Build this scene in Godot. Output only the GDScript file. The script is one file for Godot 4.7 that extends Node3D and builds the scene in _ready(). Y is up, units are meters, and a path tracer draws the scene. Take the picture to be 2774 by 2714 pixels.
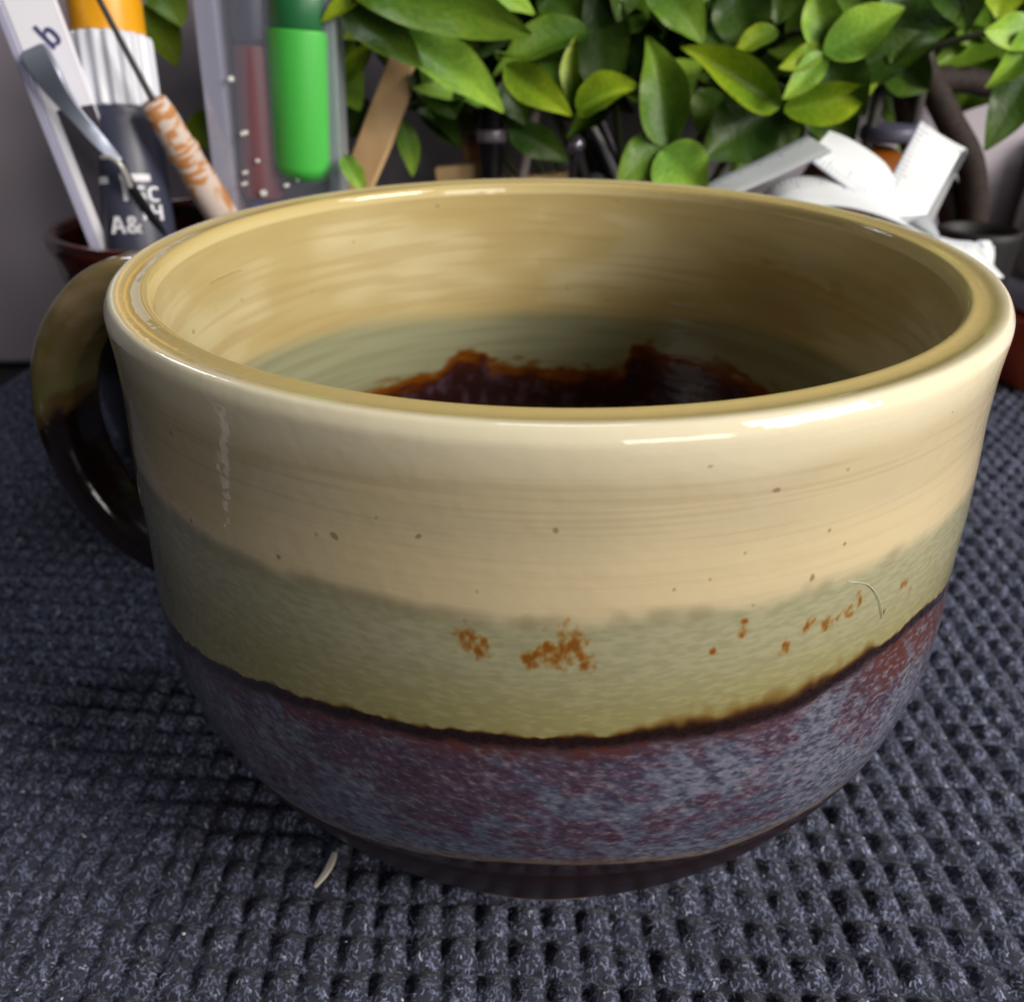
extends Node3D
# A stoneware mug on a knitted mat, with a craft table's clutter behind it. Shapes are written in centimetres, turned to metres by CM.

const CM := 0.01
const KEY_DIR := Vector3(0.78, 0.47, 0.43)
var rng := RandomNumberGenerator.new()
var used := {}
var n_fine := FastNoiseLite.new()
var n_mid := FastNoiseLite.new()
var n_low := FastNoiseLite.new()
var n_cell := FastNoiseLite.new()
var leaf_meshes := []
var leaf_mats := []


func _ready() -> void:
	rng.seed = 4711
	camera_and_light()
	for pair in [[n_fine, 9.0], [n_mid, 2.2], [n_low, 0.55], [n_cell, 6.0]]:
		pair[0].noise_type = FastNoiseLite.TYPE_SIMPLEX_SMOOTH
		pair[0].frequency = pair[1]
		pair[0].fractal_octaves = 2
		pair[0].seed = int(pair[1] * 10.0)
	setting()
	mat_and_lint()
	mug()
	cup_and_tools()
	houseplant()
	clutter_behind()
	measuring_tape()
	things_at_right()


func camera_and_light() -> void:
	var cam := Camera3D.new()
	cam.name = "camera"
	cam.fov = 63.33
	cam.near = 0.01
	cam.far = 20.0
	cam.position = Vector3(-0.51, 10.90, 11.07) * CM
	cam.rotation = Vector3(-0.515, 0.0, 0.0)
	var lens := CameraAttributesPhysical.new()
	lens.frustum_focal_length = 19.46
	lens.frustum_focus_distance = 0.080
	lens.frustum_near = 0.01
	lens.frustum_far = 20.0
	lens.exposure_aperture = 23.0
	cam.attributes = lens
	add_child(cam)
	cam.fov = 63.33

	var env := Environment.new()
	env.background_mode = Environment.BG_COLOR
	env.background_color = Color(0.044, 0.043, 0.047).linear_to_srgb()
	env.tonemap_mode = Environment.TONE_MAPPER_LINEAR
	env.tonemap_exposure = 1.0
	env.sdfgi_enabled = true
	env.ssao_enabled = true
	env.ssil_enabled = true
	var we := WorldEnvironment.new()
	we.name = "world_environment"
	we.environment = env
	add_child(we)

	lamp("key_lamp", KEY_DIR, 0.70, Vector2(0.32, 0.26), 0.63, Color(1.0, 0.97, 0.93))
	lamp("front_lamp", Vector3(0.42, 0.26, 0.87), 0.85, Vector2(0.34, 0.22), 0.19, Color(1.0, 0.98, 0.96))
	lamp("ceiling_lamp", Vector3(0.85, 0.58, 0.14), 1.0, Vector2(0.06, 0.06), 0.07, Color(0.93, 0.96, 1.0))
	lamp("overhead_lamp", Vector3(0.06, 0.95, -0.30), 0.85, Vector2(0.24, 0.18), 0.14, Color(0.97, 0.98, 1.0))
	lamp("window_lamp", Vector3(-0.55, 0.58, -0.66), 1.0, Vector2(0.14, 0.14), 0.08, Color(0.90, 0.93, 1.0))


func lamp(called: String, towards: Vector3, far: float, size: Vector2, energy: float, tint: Color) -> void:
	var l := AreaLight3D.new()
	l.name = called
	l.area_size = size
	l.area_normalize_energy = true
	l.light_energy = energy
	l.light_color = tint
	l.shadow_enabled = true
	l.position = towards.normalized() * far + Vector3(0, 0.05, 0)
	add_child(l)
	l.look_at_from_position(l.position, Vector3(0, 0.05, -0.04), Vector3(0.01, 1, 0.02))


# ---------------------------------------------------------------- helpers

func named(called: String) -> String:
	var k: int = used.get(called, 0)
	used[called] = k + 1
	return called if k == 0 else "%s_%03d" % [called, k]


func tag(o: Node, label: String, category: String, group := "", kind := "") -> void:
	o.set_meta("label", label)
	if category:
		o.set_meta("category", category)
	if group:
		o.set_meta("group", group)
	if kind:
		o.set_meta("kind", kind)


func thing(called: String, label: String, category: String, at := Vector3.ZERO, group := "") -> Node3D:
	var o := Node3D.new()
	o.name = named(called)
	add_child(o, true)
	o.position = at * CM
	tag(o, label, category, group)
	return o


func put(called: String, mesh: Mesh, m: Material, parent: Node = null) -> MeshInstance3D:
	var o := MeshInstance3D.new()
	o.mesh = mesh
	if m:
		o.material_override = m
	if parent == null:
		o.name = named(called)
		add_child(o, true)
	else:
		o.name = called
		var k := 0
		while parent.has_node(NodePath(o.name)):
			k += 1
			o.name = "%s_%03d" % [called, k]
		parent.add_child(o, true)
		if parent is Node3D and parent.get_parent() == self:
			o.position = -parent.position
	return o


func mat(c: Color, rough := 0.5, metal := 0.0) -> StandardMaterial3D:
	var m := StandardMaterial3D.new()
	m.albedo_color = c
	m.roughness = rough
	m.metallic = metal
	return m


func clear(c: Color, alpha: float, rough := 0.08) -> StandardMaterial3D:
	var m := mat(Color(c, alpha), rough)
	m.transparency = BaseMaterial3D.TRANSPARENCY_ALPHA
	return m


func noise_tex(freq: float, size: int, a: Color, b: Color, seeded := 1, octaves := 4) -> NoiseTexture2D:
	var f := FastNoiseLite.new()
	f.seed = seeded
	f.frequency = freq
	f.fractal_octaves = octaves
	var g := Gradient.new()
	g.set_color(0, a)
	g.set_color(1, b)
	g.set_offset(0, 0.3)
	g.set_offset(1, 0.7)
	var t := NoiseTexture2D.new()
	t.width = size
	t.height = size
	t.seamless = true
	t.noise = f
	t.color_ramp = g
	return t


# A sheet through rows of points (centimetres). flip turns its front over.
func sheet(am: ArrayMesh, rows: Array, uvs: Array, flip := false, wrap := false, colors: Array = []) -> void:
	var nr := rows.size()
	var nc: int = rows[0].size()
	var v := PackedVector3Array()
	var n := PackedVector3Array()
	var t := PackedVector2Array()
	var c := PackedColorArray()
	for i in nr:
		var r: PackedVector3Array = rows[i]
		var up: PackedVector3Array = rows[maxi(i - 1, 0)]
		var dn: PackedVector3Array = rows[mini(i + 1, nr - 1)]
		var tu: PackedVector2Array = uvs[i]
		for j in nc:
			var a := j - 1
			var b := j + 1
			if wrap:
				a = nc - 2 if j == 0 else a
				b = 1 if j == nc - 1 else b
			else:
				a = maxi(a, 0)
				b = mini(b, nc - 1)
			var q := (r[b] - r[a]).cross(dn[j] - up[j])
			if flip:
				q = -q
			n.append(q.normalized() if q.length_squared() > 1e-16 else Vector3.UP)
			v.append(r[j] * CM)
			t.append(tu[j])
		if colors.size():
			c.append_array(colors[i])
	var idx := PackedInt32Array()
	for i in nr - 1:
		for j in nc - 1:
			var p := i * nc + j
			var q := p + nc
			if flip:
				idx.append_array(PackedInt32Array([p, p + 1, q, p + 1, q + 1, q]))
			else:
				idx.append_array(PackedInt32Array([p, q, p + 1, p + 1, q, q + 1]))
	var arr := []
	arr.resize(Mesh.ARRAY_MAX)
	arr[Mesh.ARRAY_VERTEX] = v
	arr[Mesh.ARRAY_NORMAL] = n
	arr[Mesh.ARRAY_TEX_UV] = t
	if colors.size():
		arr[Mesh.ARRAY_COLOR] = c
	arr[Mesh.ARRAY_INDEX] = idx
	am.add_surface_from_arrays(Mesh.PRIMITIVE_TRIANGLES, arr)


# Turned about a vertical axis; prof holds (radius, height), uv runs 0..1 round and vv up.
func lathe(am: ArrayMesh, prof: PackedVector2Array, vv: PackedFloat32Array, a0: float, a1: float, segs: int, at := Vector3.ZERO, wobble := 0.0, lean := 0.0) -> void:
	var rows := []
	var uvs := []
	for i in prof.size():
		var r := PackedVector3Array()
		var u := PackedVector2Array()
		for j in segs + 1:
			var a := lerpf(a0, a1, float(j) / segs)
			var rad := prof[i].x * (1.0 + wobble * (0.6 * sin(2.0 * a + 0.7) + 0.4 * sin(3.0 * a + prof[i].y * 0.4)))
			r.append(at + Vector3(rad * sin(a), prof[i].y + lean * prof[i].y * (5.2 - rad * cos(a)), rad * cos(a)))
			u.append(Vector2(float(j) / segs, vv[i] if vv.size() else float(i) / (prof.size() - 1)))
		rows.append(r)
		uvs.append(u)
	sheet(am, rows, uvs, false, absf(a1 - a0) > 6.28)


func turned(prof: PackedVector2Array, segs := 40, at := Vector3.ZERO, wobble := 0.0) -> ArrayMesh:
	var am := ArrayMesh.new()
	lathe(am, prof, PackedFloat32Array(), 0.0, TAU, segs, at, wobble)
	return am


# The cross-section shape (x, y pairs, closed) carried along pts, with its own scale at each point; ends closed.
func sweep(am: ArrayMesh, pts: PackedVector3Array, radii: PackedFloat32Array, section: PackedVector2Array, side: Vector3, cap := true) -> void:
	var rows := []
	var uvs := []
	var run := 0.0
	var np := pts.size()
	for i in np:
		var d := (pts[mini(i + 1, np - 1)] - pts[maxi(i - 1, 0)]).normalized()
		var x := (side - d * side.dot(d)).normalized()
		var y := d.cross(x)
		if i > 0:
			run += pts[i].distance_to(pts[i - 1])
		var r := PackedVector3Array()
		var u := PackedVector2Array()
		for j in section.size() + 1:
			var s := section[j % section.size()] * radii[i]
			r.append(pts[i] + x * s.x + y * s.y)
			u.append(Vector2(float(j) / section.size(), run))
		if cap and i == 0:
			rows.append(shrunk(r, pts[i], 0.02))
			uvs.append(u)
			rows.append(shrunk(r, pts[i], 0.96))
			uvs.append(u)
		rows.append(r)
		uvs.append(u)
		if cap and i == np - 1:
			rows.append(shrunk(r, pts[i], 0.96))
			uvs.append(u)
			rows.append(shrunk(r, pts[i], 0.02))
			uvs.append(u)
	sheet(am, rows, uvs, true, true)


func shrunk(r: PackedVector3Array, c: Vector3, k: float) -> PackedVector3Array:
	var o := PackedVector3Array()
	for p in r:
		o.append(c + (p - c) * k)
	return o


func circle(n: int) -> PackedVector2Array:
	var o := PackedVector2Array()
	for i in n:
		o.append(Vector2(cos(TAU * i / n), sin(TAU * i / n)))
	return o


# A rounded rectangle of half-sizes a, b
func rounded(a: float, b: float, r: float, k := 4) -> PackedVector2Array:
	var o := PackedVector2Array()
	for q in 4:
		var c := Vector2((a - r) * (1 if q == 0 or q == 3 else -1), (b - r) * (1 if q < 2 else -1))
		for i in k + 1:
			var t := (q + float(i) / k) * PI / 2
			o.append(c + Vector2(cos(t), sin(t)) * r)
	return o


func rod(pts: PackedVector3Array, r0: float, r1: float, sides := 14) -> ArrayMesh:
	var am := ArrayMesh.new()
	var radii := PackedFloat32Array()
	for i in pts.size():
		radii.append(lerpf(r0, r1, float(i) / (pts.size() - 1)))
	sweep(am, pts, radii, circle(sides), Vector3(0.31, 0.2, 0.93))
	return am


# Turned pieces along an axis from a to b: prof holds (radius, distance along)
func spindle(a: Vector3, b: Vector3, prof: PackedVector2Array, sides := 28, flutes := 0, depth := 0.0) -> ArrayMesh:
	var am := ArrayMesh.new()
	var d := (b - a).normalized()
	var x := (Vector3(1, 0, 0) - d * d.x).normalized()
	var y := d.cross(x)
	var rows := []
	var uvs := []
	for i in prof.size():
		var r := PackedVector3Array()
		var u := PackedVector2Array()
		for j in sides + 1:
			var t := TAU * j / sides
			var rad := prof[i].x
			if flutes and rad > 0.1:
				rad -= depth * (0.5 + 0.5 * cos(t * flutes))
			r.append(a + d * prof[i].y + (x * cos(t) + y * sin(t)) * rad)
			u.append(Vector2(float(j) / sides, float(i) / (prof.size() - 1)))
		rows.append(r)
		uvs.append(u)
	sheet(am, rows, uvs, true, true)
	return am


# A bevelled block between centre and half size, turned by b
func block(c: Vector3, h: Vector3, b := Basis(), bevel := 0.06) -> ArrayMesh:
	var am := ArrayMesh.new()
	var sec := rounded(h.x, h.z, minf(bevel, minf(h.x, h.z) * 0.9), 3)
	var rows := []
	var uvs := []
	for q in [[-1.0, 0.01], [-1.0, 1.0 - bevel / maxf(h.x, h.z)], [-1.0 + bevel / h.y, 1.0], [1.0 - bevel / h.y, 1.0], [1.0, 1.0 - bevel / maxf(h.x, h.z)], [1.0, 0.01]]:
		var r := PackedVector3Array()
		var u := PackedVector2Array()
		for j in sec.size() + 1:
			var s := sec[j % sec.size()] * float(q[1])
			r.append(c + b * Vector3(s.x, h.y * float(q[0]), s.y))
			u.append(Vector2(float(j) / sec.size(), float(q[0]) * 0.5 + 0.5))
		rows.append(r)
		uvs.append(u)
	sheet(am, rows, uvs, false, true)
	return am


func spline(p: PackedVector3Array, per: int) -> PackedVector3Array:
	var o := PackedVector3Array()
	for i in p.size() - 1:
		var a := p[maxi(i - 1, 0)]
		var d := p[mini(i + 2, p.size() - 1)]
		for k in per:
			o.append(p[i].cubic_interpolate(p[i + 1], a, d, float(k) / per))
	o.append(p[p.size() - 1])
	return o


func spline2(p: PackedVector2Array, per: int) -> PackedVector2Array:
	var o := PackedVector2Array()
	for i in p.size() - 1:
		var a := p[maxi(i - 1, 0)]
		var d := p[mini(i + 2, p.size() - 1)]
		for k in per:
			o.append(p[i].cubic_interpolate(p[i + 1], a, d, float(k) / per))
	o.append(p[p.size() - 1])
	return o


func line(x: float, keys: PackedVector2Array) -> float:
	if x <= keys[0].x:
		return keys[0].y
	for i in keys.size() - 1:
		if x <= keys[i + 1].x:
			return lerpf(keys[i].y, keys[i + 1].y, (x - keys[i].x) / (keys[i + 1].x - keys[i].x))
	return keys[keys.size() - 1].y


# ---------------------------------------------------------------- setting and mat

func setting() -> void:
	var wood := mat(Color(0.06, 0.045, 0.05), 0.45)
	wood.albedo_texture = noise_tex(0.02, 256, Color(0.75, 0.75, 0.75), Color(1, 1, 1), 3)
	var t := put("table_top", block(Vector3(2, -1.56, -6), Vector3(60, 1.0, 40), Basis(), 0.3), wood)
	t.set_meta("kind", "structure")
	t.set_meta("label", "dark table top under the knitted mat")
	var paint := mat(Color(0.72, 0.685, 0.725), 0.6)
	paint.albedo_texture = noise_tex(0.006, 256, Color(0.86, 0.86, 0.87), Color(1, 1, 1), 5)
	paint.uv1_triplanar = true
	paint.uv1_scale = Vector3(2, 2, 2)
	var w := put("wall", block(Vector3(0, 7.5, -21.6), Vector3(70, 8.0, 1.2), Basis(), 0.25), paint)
	w.set_meta("kind", "structure")
	w.set_meta("label", "plain grey wall behind the plant and the pen cup")


func mat_and_lint() -> void:
	# heathered yarn: short curled fibres of blue grey drawn over near-black wool, tiling every 9 cm
	var size := 1024
	var im := Image.create(size, size, false, Image.FORMAT_RGB8)
	im.fill(Color(0.215, 0.22, 0.27))
	for k in 42000:
		var p := Vector2(rng.randf() * size, rng.randf() * size)
		var a := rng.randf() * TAU
		var bend := rng.randf_range(-0.25, 0.25)
		var tone := rng.randf()
		var c := Color(0.125, 0.125, 0.16) if tone < 0.40 else Color(0.405, 0.43, 0.53) if tone < 0.80 else Color(0.54, 0.575, 0.70) if tone < 0.98 else Color(0.82, 0.85, 0.93)
		for s in rng.randi_range(4, 11):
			im.set_pixel(posmod(int(p.x), size), posmod(int(p.y), size), c)
			if tone > 0.35:
				im.set_pixel(posmod(int(p.x) + 1, size), posmod(int(p.y), size), c)
			p += Vector2.from_angle(a)
			a += bend
	var yarn := mat(Color(1.0, 1.0, 1.0), 0.95)
	yarn.albedo_texture = ImageTexture.create_from_image(im)
	yarn.metallic_specular = 0.2
	yarn.rim_enabled = true
	yarn.rim = 0.25
	yarn.heightmap_enabled = true
	yarn.heightmap_texture = yarn.albedo_texture
	yarn.heightmap_scale = 0.035

	var root := thing("knitted_mat", "dark blue-grey knitted mat with a waffle of small bumps under the mug", "mat")
	var rows := []
	var uvs := []
	var x0 := -19.0
	var x1 := 23.0
	var z0 := -19.3
	var z1 := 15.0
	var step := 0.058
	var nx := int((x1 - x0) / step)
	var nz := int((z1 - z0) / step)
	for i in nz + 1:
		var z := z0 + (z1 - z0) * i / nz
		var r := PackedVector3Array()
		var u := PackedVector2Array()
		for j in nx + 1:
			var x := x0 + (x1 - x0) * j / nx
			var hh := mat_height(x, z)
			# rolled hem at the left side
			var edge := x - x0
			if edge < 0.45:
				hh = maxf(hh * 0.3, 0.02) - 0.05 + 0.16 * sin(clampf(edge / 0.45, 0, 1) * PI)
			if i == 0 or j == 0 or j == nx or i == nz:
				hh = -0.56
			r.append(Vector3(x, hh, z))
			u.append(Vector2(x, z) / 9.0)
		rows.append(r)
		uvs.append(u)
	var am := ArrayMesh.new()
	sheet(am, rows, uvs, true)
	put("knit", am, yarn, root)

	# loose fibres standing out of the yarn
	var strands := []
	for v in 4:
		var pts := PackedVector3Array()
		var p := Vector3.ZERO
		var dir := Vector3(1, 0.8, 0)
		var turn := rng.randf_range(0.5, 1.1)
		for k in 5:
			pts.append(p)
			p += dir.normalized() * 0.034
			dir = dir.rotated(Vector3(rng.randf_range(-0.3, 0.3), rng.randf_range(-1, 1), 1).normalized(), -turn * 0.55)
		var sm := ArrayMesh.new()
		sweep(sm, pts, PackedFloat32Array([1, 1, 0.9, 0.8, 0.5]), PackedVector2Array([Vector2(0.0032, 0), Vector2(-0.0018, 0.0028), Vector2(-0.0018, -0.0028)]), Vector3(0.1, 1, 0.3), false)
		strands.append(sm)
	var fuzz := mat(Color(1, 1, 1), 0.9)
	fuzz.vertex_color_use_as_albedo = true
	fuzz.vertex_color_is_srgb = true
	for v in 4:
		var mm := MultiMesh.new()
		mm.transform_format = MultiMesh.TRANSFORM_3D
		mm.use_colors = true
		mm.mesh = strands[v]
		mm.instance_count = 3500
		for k in mm.instance_count:
			var z := 6.5 - 16.0 * pow(rng.randf(), 1.8)
			var half := 8.5 + (6.5 - z) * 0.62
			var x := rng.randf_range(-half, half)
			var b := Basis(Vector3.UP, rng.randf() * TAU).rotated(Vector3(1, 0, 0), rng.randf_range(-0.5, 0.5)).scaled(Vector3.ONE * rng.randf_range(0.6, 1.3))
			mm.set_instance_transform(k, Transform3D(b, Vector3(x, mat_height(x, z) - 0.012, z) * CM))
			var tone := rng.randf()
			mm.set_instance_color(k, Color(0.18, 0.18, 0.23) if tone < 0.35 else Color(0.34, 0.36, 0.44) if tone < 0.85 else Color(0.48, 0.51, 0.60) if tone < 0.99 else Color(0.75, 0.77, 0.86))
		var o := MultiMeshInstance3D.new()
		o.multimesh = mm
		o.material_override = fuzz
		o.name = "fibre_fuzz" if v == 0 else "fibre_fuzz_%03d" % v
		o.set_meta("kind", "stuff")
		root.add_child(o, true)

	# crumbs of lint on the mat
	var crumb := turned(PackedVector2Array([Vector2(0.001, -0.012), Vector2(0.02, -0.008), Vector2(0.026, 0.0), Vector2(0.016, 0.009), Vector2(0.001, 0.012)]), 7, Vector3.ZERO, 0.25)
	var lint := MultiMesh.new()
	lint.transform_format = MultiMesh.TRANSFORM_3D
	lint.mesh = crumb
	lint.instance_count = 110
	for k in lint.instance_count:
		var z := 6.0 - 9.0 * pow(rng.randf(), 1.5)
		var x := rng.randf_range(-9.5, 10.5)
		while Vector2(x, z).length() < 4.2:
			x = rng.randf_range(-9.5, 10.5)
		var b := Basis.from_euler(Vector3(rng.randf(), rng.randf() * TAU, rng.randf())).scaled(Vector3(rng.randf_range(0.35, 1.1), 0.6, rng.randf_range(0.35, 1.0)))
		lint.set_instance_transform(k, Transform3D(b, Vector3(x, mat_height(x, z) + 0.008, z) * CM))
	var lo := MultiMeshInstance3D.new()
	lo.multimesh = lint
	lo.material_override = mat(Color(0.86, 0.87, 0.9), 0.6)
	lo.name = "lint_crumbs"
	add_child(lo, true)
	tag(lo, "tiny white crumbs of lint scattered over the dark mat", "lint", "", "stuff")

	var chip := mat(Color(0.87, 0.84, 0.78), 0.55)
	for q in [["white_shaving", "curved white shaving lying on the mat before the mug", [Vector3(-3.42, 0.07, 3.47), Vector3(-3.30, 0.10, 3.27), Vector3(-3.24, 0.11, 3.08), Vector3(-3.22, 0.12, 2.92)], 1.0], ["white_crumb", "small pale crumb between the white shaving and the mug's foot", [Vector3(-3.13, 0.09, 2.60), Vector3(-3.10, 0.12, 2.54), Vector3(-3.07, 0.11, 2.50)], 0.75]]:
		var pts := spline(PackedVector3Array(q[2]), 5)
		var am2 := ArrayMesh.new()
		var radii := PackedFloat32Array()
		for i in pts.size():
			radii.append(float(q[3]) * (0.35 + 0.75 * sin(PI * (0.12 + 0.8 * (1.0 - float(i) / pts.size())))))
		sweep(am2, pts, radii, rounded(0.052, 0.02, 0.015, 2), Vector3(1, 0.15, 0.4))
		tag(put(q[0], am2, chip), q[1], "wood shaving" if q[3] == 1.0 else "crumb")


func mat_height(x: float, z: float) -> float:
	var wx := x + 0.10 * sin(z * 0.31 + 0.8) + 0.05 * sin(z * 0.9 + x * 0.2)
	var wz := z - x * 0.085 + 0.0035 * x * absf(x) * 0.6 + 0.12 * sin(x * 0.27) + 0.04 * sin(x * 1.1 + z * 0.5)
	var a := fposmod(wx / 0.476, 1.0) * 2.0 - 1.0
	var b := fposmod(wz / 0.52, 1.0) * 2.0 - 1.0
	var cell := sin(floorf(wx / 0.476) * 12.99 + floorf(wz / 0.52) * 78.23) * 437.58
	cell = cell - floorf(cell)
	a = (a - (cell - 0.5) * 0.18) * 1.07
	b *= 1.10
	var h := pow(maxf(0.0, 1.0 - pow(absf(a), 2.2)), 0.70) * pow(maxf(0.0, 1.0 - pow(absf(b), 2.0)), 0.75)
	var worn := smoothstep(-1.0, 4.0, z + absf(x) * 0.15) * 0.085 + 0.03 * sin(x * 0.7) * sin(z * 0.6)
	return -0.25 + worn + (0.215 - worn + 0.05 * cell) * h + 0.03 * n_fine.get_noise_2d(x, z) + 0.03 * n_low.get_noise_2d(x, z)


# ---------------------------------------------------------------- the mug

const SPOTS := [[-9.1, 6.40, 0.16], [-7.9, 6.27, 0.10], [-2.1, 6.35, 0.10], [-0.3, 6.33, 0.24], [1.2, 6.17, 0.14], [-3.4, 6.24, 0.12], [16.3, 6.35, 0.09], [16.0, 6.47, 0.05], [20.6, 6.10, 0.10], [23.0, 6.24, 0.08], [25.6, 6.18, 0.13], [26.9, 6.22, 0.08], [28.2, 6.26, 0.12], [29.6, 6.32, 0.12], [36.9, 6.23, 0.10], [38.5, 6.05, 0.08], [34.0, 6.0, 0.05], [42.0, 6.3, 0.06], [13.0, 6.2, 0.05]]
const LINE := [Vector2(-120, 4.9), Vector2(-80, 4.75), Vector2(-55, 4.75), Vector2(-42, 4.97), Vector2(-33, 5.16), Vector2(-20, 5.28), Vector2(0, 5.32), Vector2(9, 5.36), Vector2(17, 5.31), Vector2(22.6, 5.32), Vector2(26, 5.40), Vector2(33, 5.53), Vector2(43, 5.60), Vector2(53, 5.38), Vector2(80, 5.2), Vector2(120, 5.0)]
const FOOT := [Vector2(-120, 3.2), Vector2(-30, 3.24), Vector2(-12, 3.46), Vector2(-3.7, 3.55), Vector2(7.5, 3.49), Vector2(17, 3.34), Vector2(24, 3.40), Vector2(37, 3.37), Vector2(120, 3.3)]


func glaze_outside(az: float, h: float) -> Color:
	var rad := deg_to_rad(az)
	var p := Vector3(5.6 * sin(rad), h, 5.6 * cos(rad))
	var lo := n_low.get_noise_3dv(p)
	var mid := n_mid.get_noise_3dv(p)
	var streak := n_low.get_noise_3d(p.x * 0.45, h * 24.0, p.z * 0.45)
	var fine := n_fine.get_noise_3d(p.x * 0.5, p.y * 1.6, p.z * 0.5)
	# cream over the upper half, paler under the lip
	var c := Color(0.765, 0.709, 0.582)
	c = c.lerp(Color(0.80, 0.74, 0.585), clampf(0.5 + lo * 1.1, 0, 1) * 0.6)
	c = c.lerp(Color(0.715, 0.645, 0.505), clampf(streak * 1.3 - 0.1, 0, 0.42))
	c = c.lerp(Color(0.835, 0.76, 0.60), smoothstep(0.55, 0.05, absf(h - 6.95 - lo * 0.1)) * 0.55)
	c = c.lerp(Color(0.895, 0.85, 0.725), smoothstep(7.75 + lo * 0.12, 8.15, h))
	# lip: white on the outer edge, honey in its hollow, pale at the inner edge
	if h > 8.2:
		c = c.lerp(Color(0.915, 0.88, 0.76), smoothstep(8.2, 8.3, h))
		c = c.lerp(Color(0.765, 0.67, 0.42), smoothstep(8.40, 8.58, h + lo * 0.02) * 0.9)
		c = c.lerp(Color(0.86, 0.80, 0.60), smoothstep(8.80, 8.95, h) * 0.7)
	# iron specks
	var speck := n_cell.get_noise_3d(p.x * 0.62 + 9.0, p.y * 0.62, p.z * 0.62)
	if speck > 0.69 and h > 6.4 and h < 8.1:
		c = c.lerp(Color(0.45, 0.35, 0.23), clampf((speck - 0.69) * 7.0, 0, 0.55))
	# grey green below
	var cg := 6.62 + 0.07 * lo + 0.03 * mid
	var g := smoothstep(cg + 0.12, cg - 0.10, h)
	if g > 0.0:
		var green := Color(0.625, 0.61, 0.485).lerp(Color(0.565, 0.535, 0.335), smoothstep(6.3, 5.35, h))
		green = green.lerp(Color(0.53, 0.525, 0.40), clampf(fine * 0.55 + 0.12, 0, 0.4))
		green = green.lerp(Color(0.67, 0.65, 0.54), clampf(-fine * 0.6, 0, 0.35))
		c = c.lerp(green, g)
		c = c.lerp(Color(0.50, 0.47, 0.36), smoothstep(0.16, 0.0, absf(h - cg)) * clampf(0.2 - az * 0.012 + mid * 0.6, 0, 0.5))
		for s in SPOTS:
			var dx: float = (az - s[0]) * 0.097
			var dy: float = h - s[1]
			var d := sqrt(dx * dx + dy * dy * 0.8) / float(s[2])
			if d < 1.7:
				var k := clampf(1.0 - d * 0.95 + n_cell.get_noise_3d(p.x * 1.7, p.y * 1.2, p.z * 1.7) * 0.6 + n_cell.get_noise_3d(p.x * 0.7, p.y * 0.5, p.z * 0.7) * 0.45, 0, 1)
				c = c.lerp(Color(0.60, 0.39, 0.14).lerp(Color(0.46, 0.25, 0.05), clampf(k * 1.2 - 0.3, 0, 1)), smoothstep(0.1, 1.0, k) * 0.85)
	# the line where the two dips meet
	var gp := line(az, LINE) + 0.035 * mid + 0.02 * n_cell.get_noise_3d(p.x * 0.6, 0.0, p.z * 0.6)
	var above := h - gp
	if above < 0.5:
		var jag := n_cell.get_noise_3d(p.x * 0.8, h * 0.25, p.z * 0.8)
		var reach := maxf(0.03, 0.07 + 0.05 * jag + 0.30 * smoothstep(2.0, 12.0, az) * smoothstep(40.0, 24.0, az) * (0.7 + 0.7 * mid) + 0.03 * jag)
		var burn := smoothstep(reach, 0.0, above)
		c = c.lerp(Color(0.40, 0.25, 0.06), burn * 0.9)
		c = c.lerp(Color(0.135, 0.07, 0.045), smoothstep(reach * 0.45 + 0.015, 0.0, above))
	if above < 0.0:
		var q := Vector3(p.x * 1.1, p.y * 2.0 + p.x * 0.3, p.z * 1.1)
		var m1 := n_cell.get_noise_3d(q.x * 0.85, q.y * 0.85, q.z * 0.85) * 1.25
		var m2 := n_fine.get_noise_3d(q.x * 1.1 + 3.0, q.y * 1.1, q.z * 1.1)
		var m3 := 0.38 * n_mid.get_noise_3d(q.x * 0.45, q.y * 0.4, q.z * 0.45) + 0.4 * n_mid.get_noise_3d(q.x * 1.2, q.y * 1.2, q.z * 1.2)
		var body := Color(0.295, 0.24, 0.305).lerp(Color(0.265, 0.165, 0.215), clampf(m3 * 1.2 + 0.1, 0, 1) * 0.8)
		body = body.lerp(Color(0.20, 0.17, 0.25), clampf(-m3 * 2.2 - lo * 0.6, 0, 1) * 0.75)
		body = body.lerp(Color(0.32, 0.35, 0.42), smoothstep(-0.15, 0.4, -m3 * 1.2 + lo * 0.9 + smoothstep(4.9, 3.6, h) * 0.5) * 0.85)
		body = body.lerp(Color(0.52, 0.51, 0.565), clampf(m1 * 0.95 + m2 * 0.35 + 0.02 + lo * 0.5 + 0.22 * smoothstep(-10.0, 35.0, az), 0, 1) * 0.62)
		body = body.lerp(Color(0.62, 0.60, 0.50), clampf(m2 * 1.5 - 0.38 + smoothstep(15.0, 30.0, az) * 0.25, 0, 1) * 0.4)
		body = body.lerp(Color(0.15, 0.11, 0.165), clampf(-m1 * 0.9 - m2 * 0.5 - 0.10, 0, 1) * 0.6)
		var red := 0.8 * smoothstep(-0.36, -0.12, above) * clampf(0.5 + 0.6 * m3 + 0.35 * cos(rad * 5.0 + 0.4), 0, 1)
		red = maxf(red, smoothstep(28.0, 40.0, az) * smoothstep(-0.95, -0.35, above + m3 * 0.3) * clampf(0.85 - m1 * 0.8, 0, 1))
		body = body.lerp(Color(0.36, 0.17, 0.12), clampf(red * (0.75 - m1 * 0.7), 0, 0.9))
		body = body.lerp(Color(0.125, 0.07, 0.065), smoothstep(-0.17, -0.05, above + m1 * 0.03))
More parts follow.
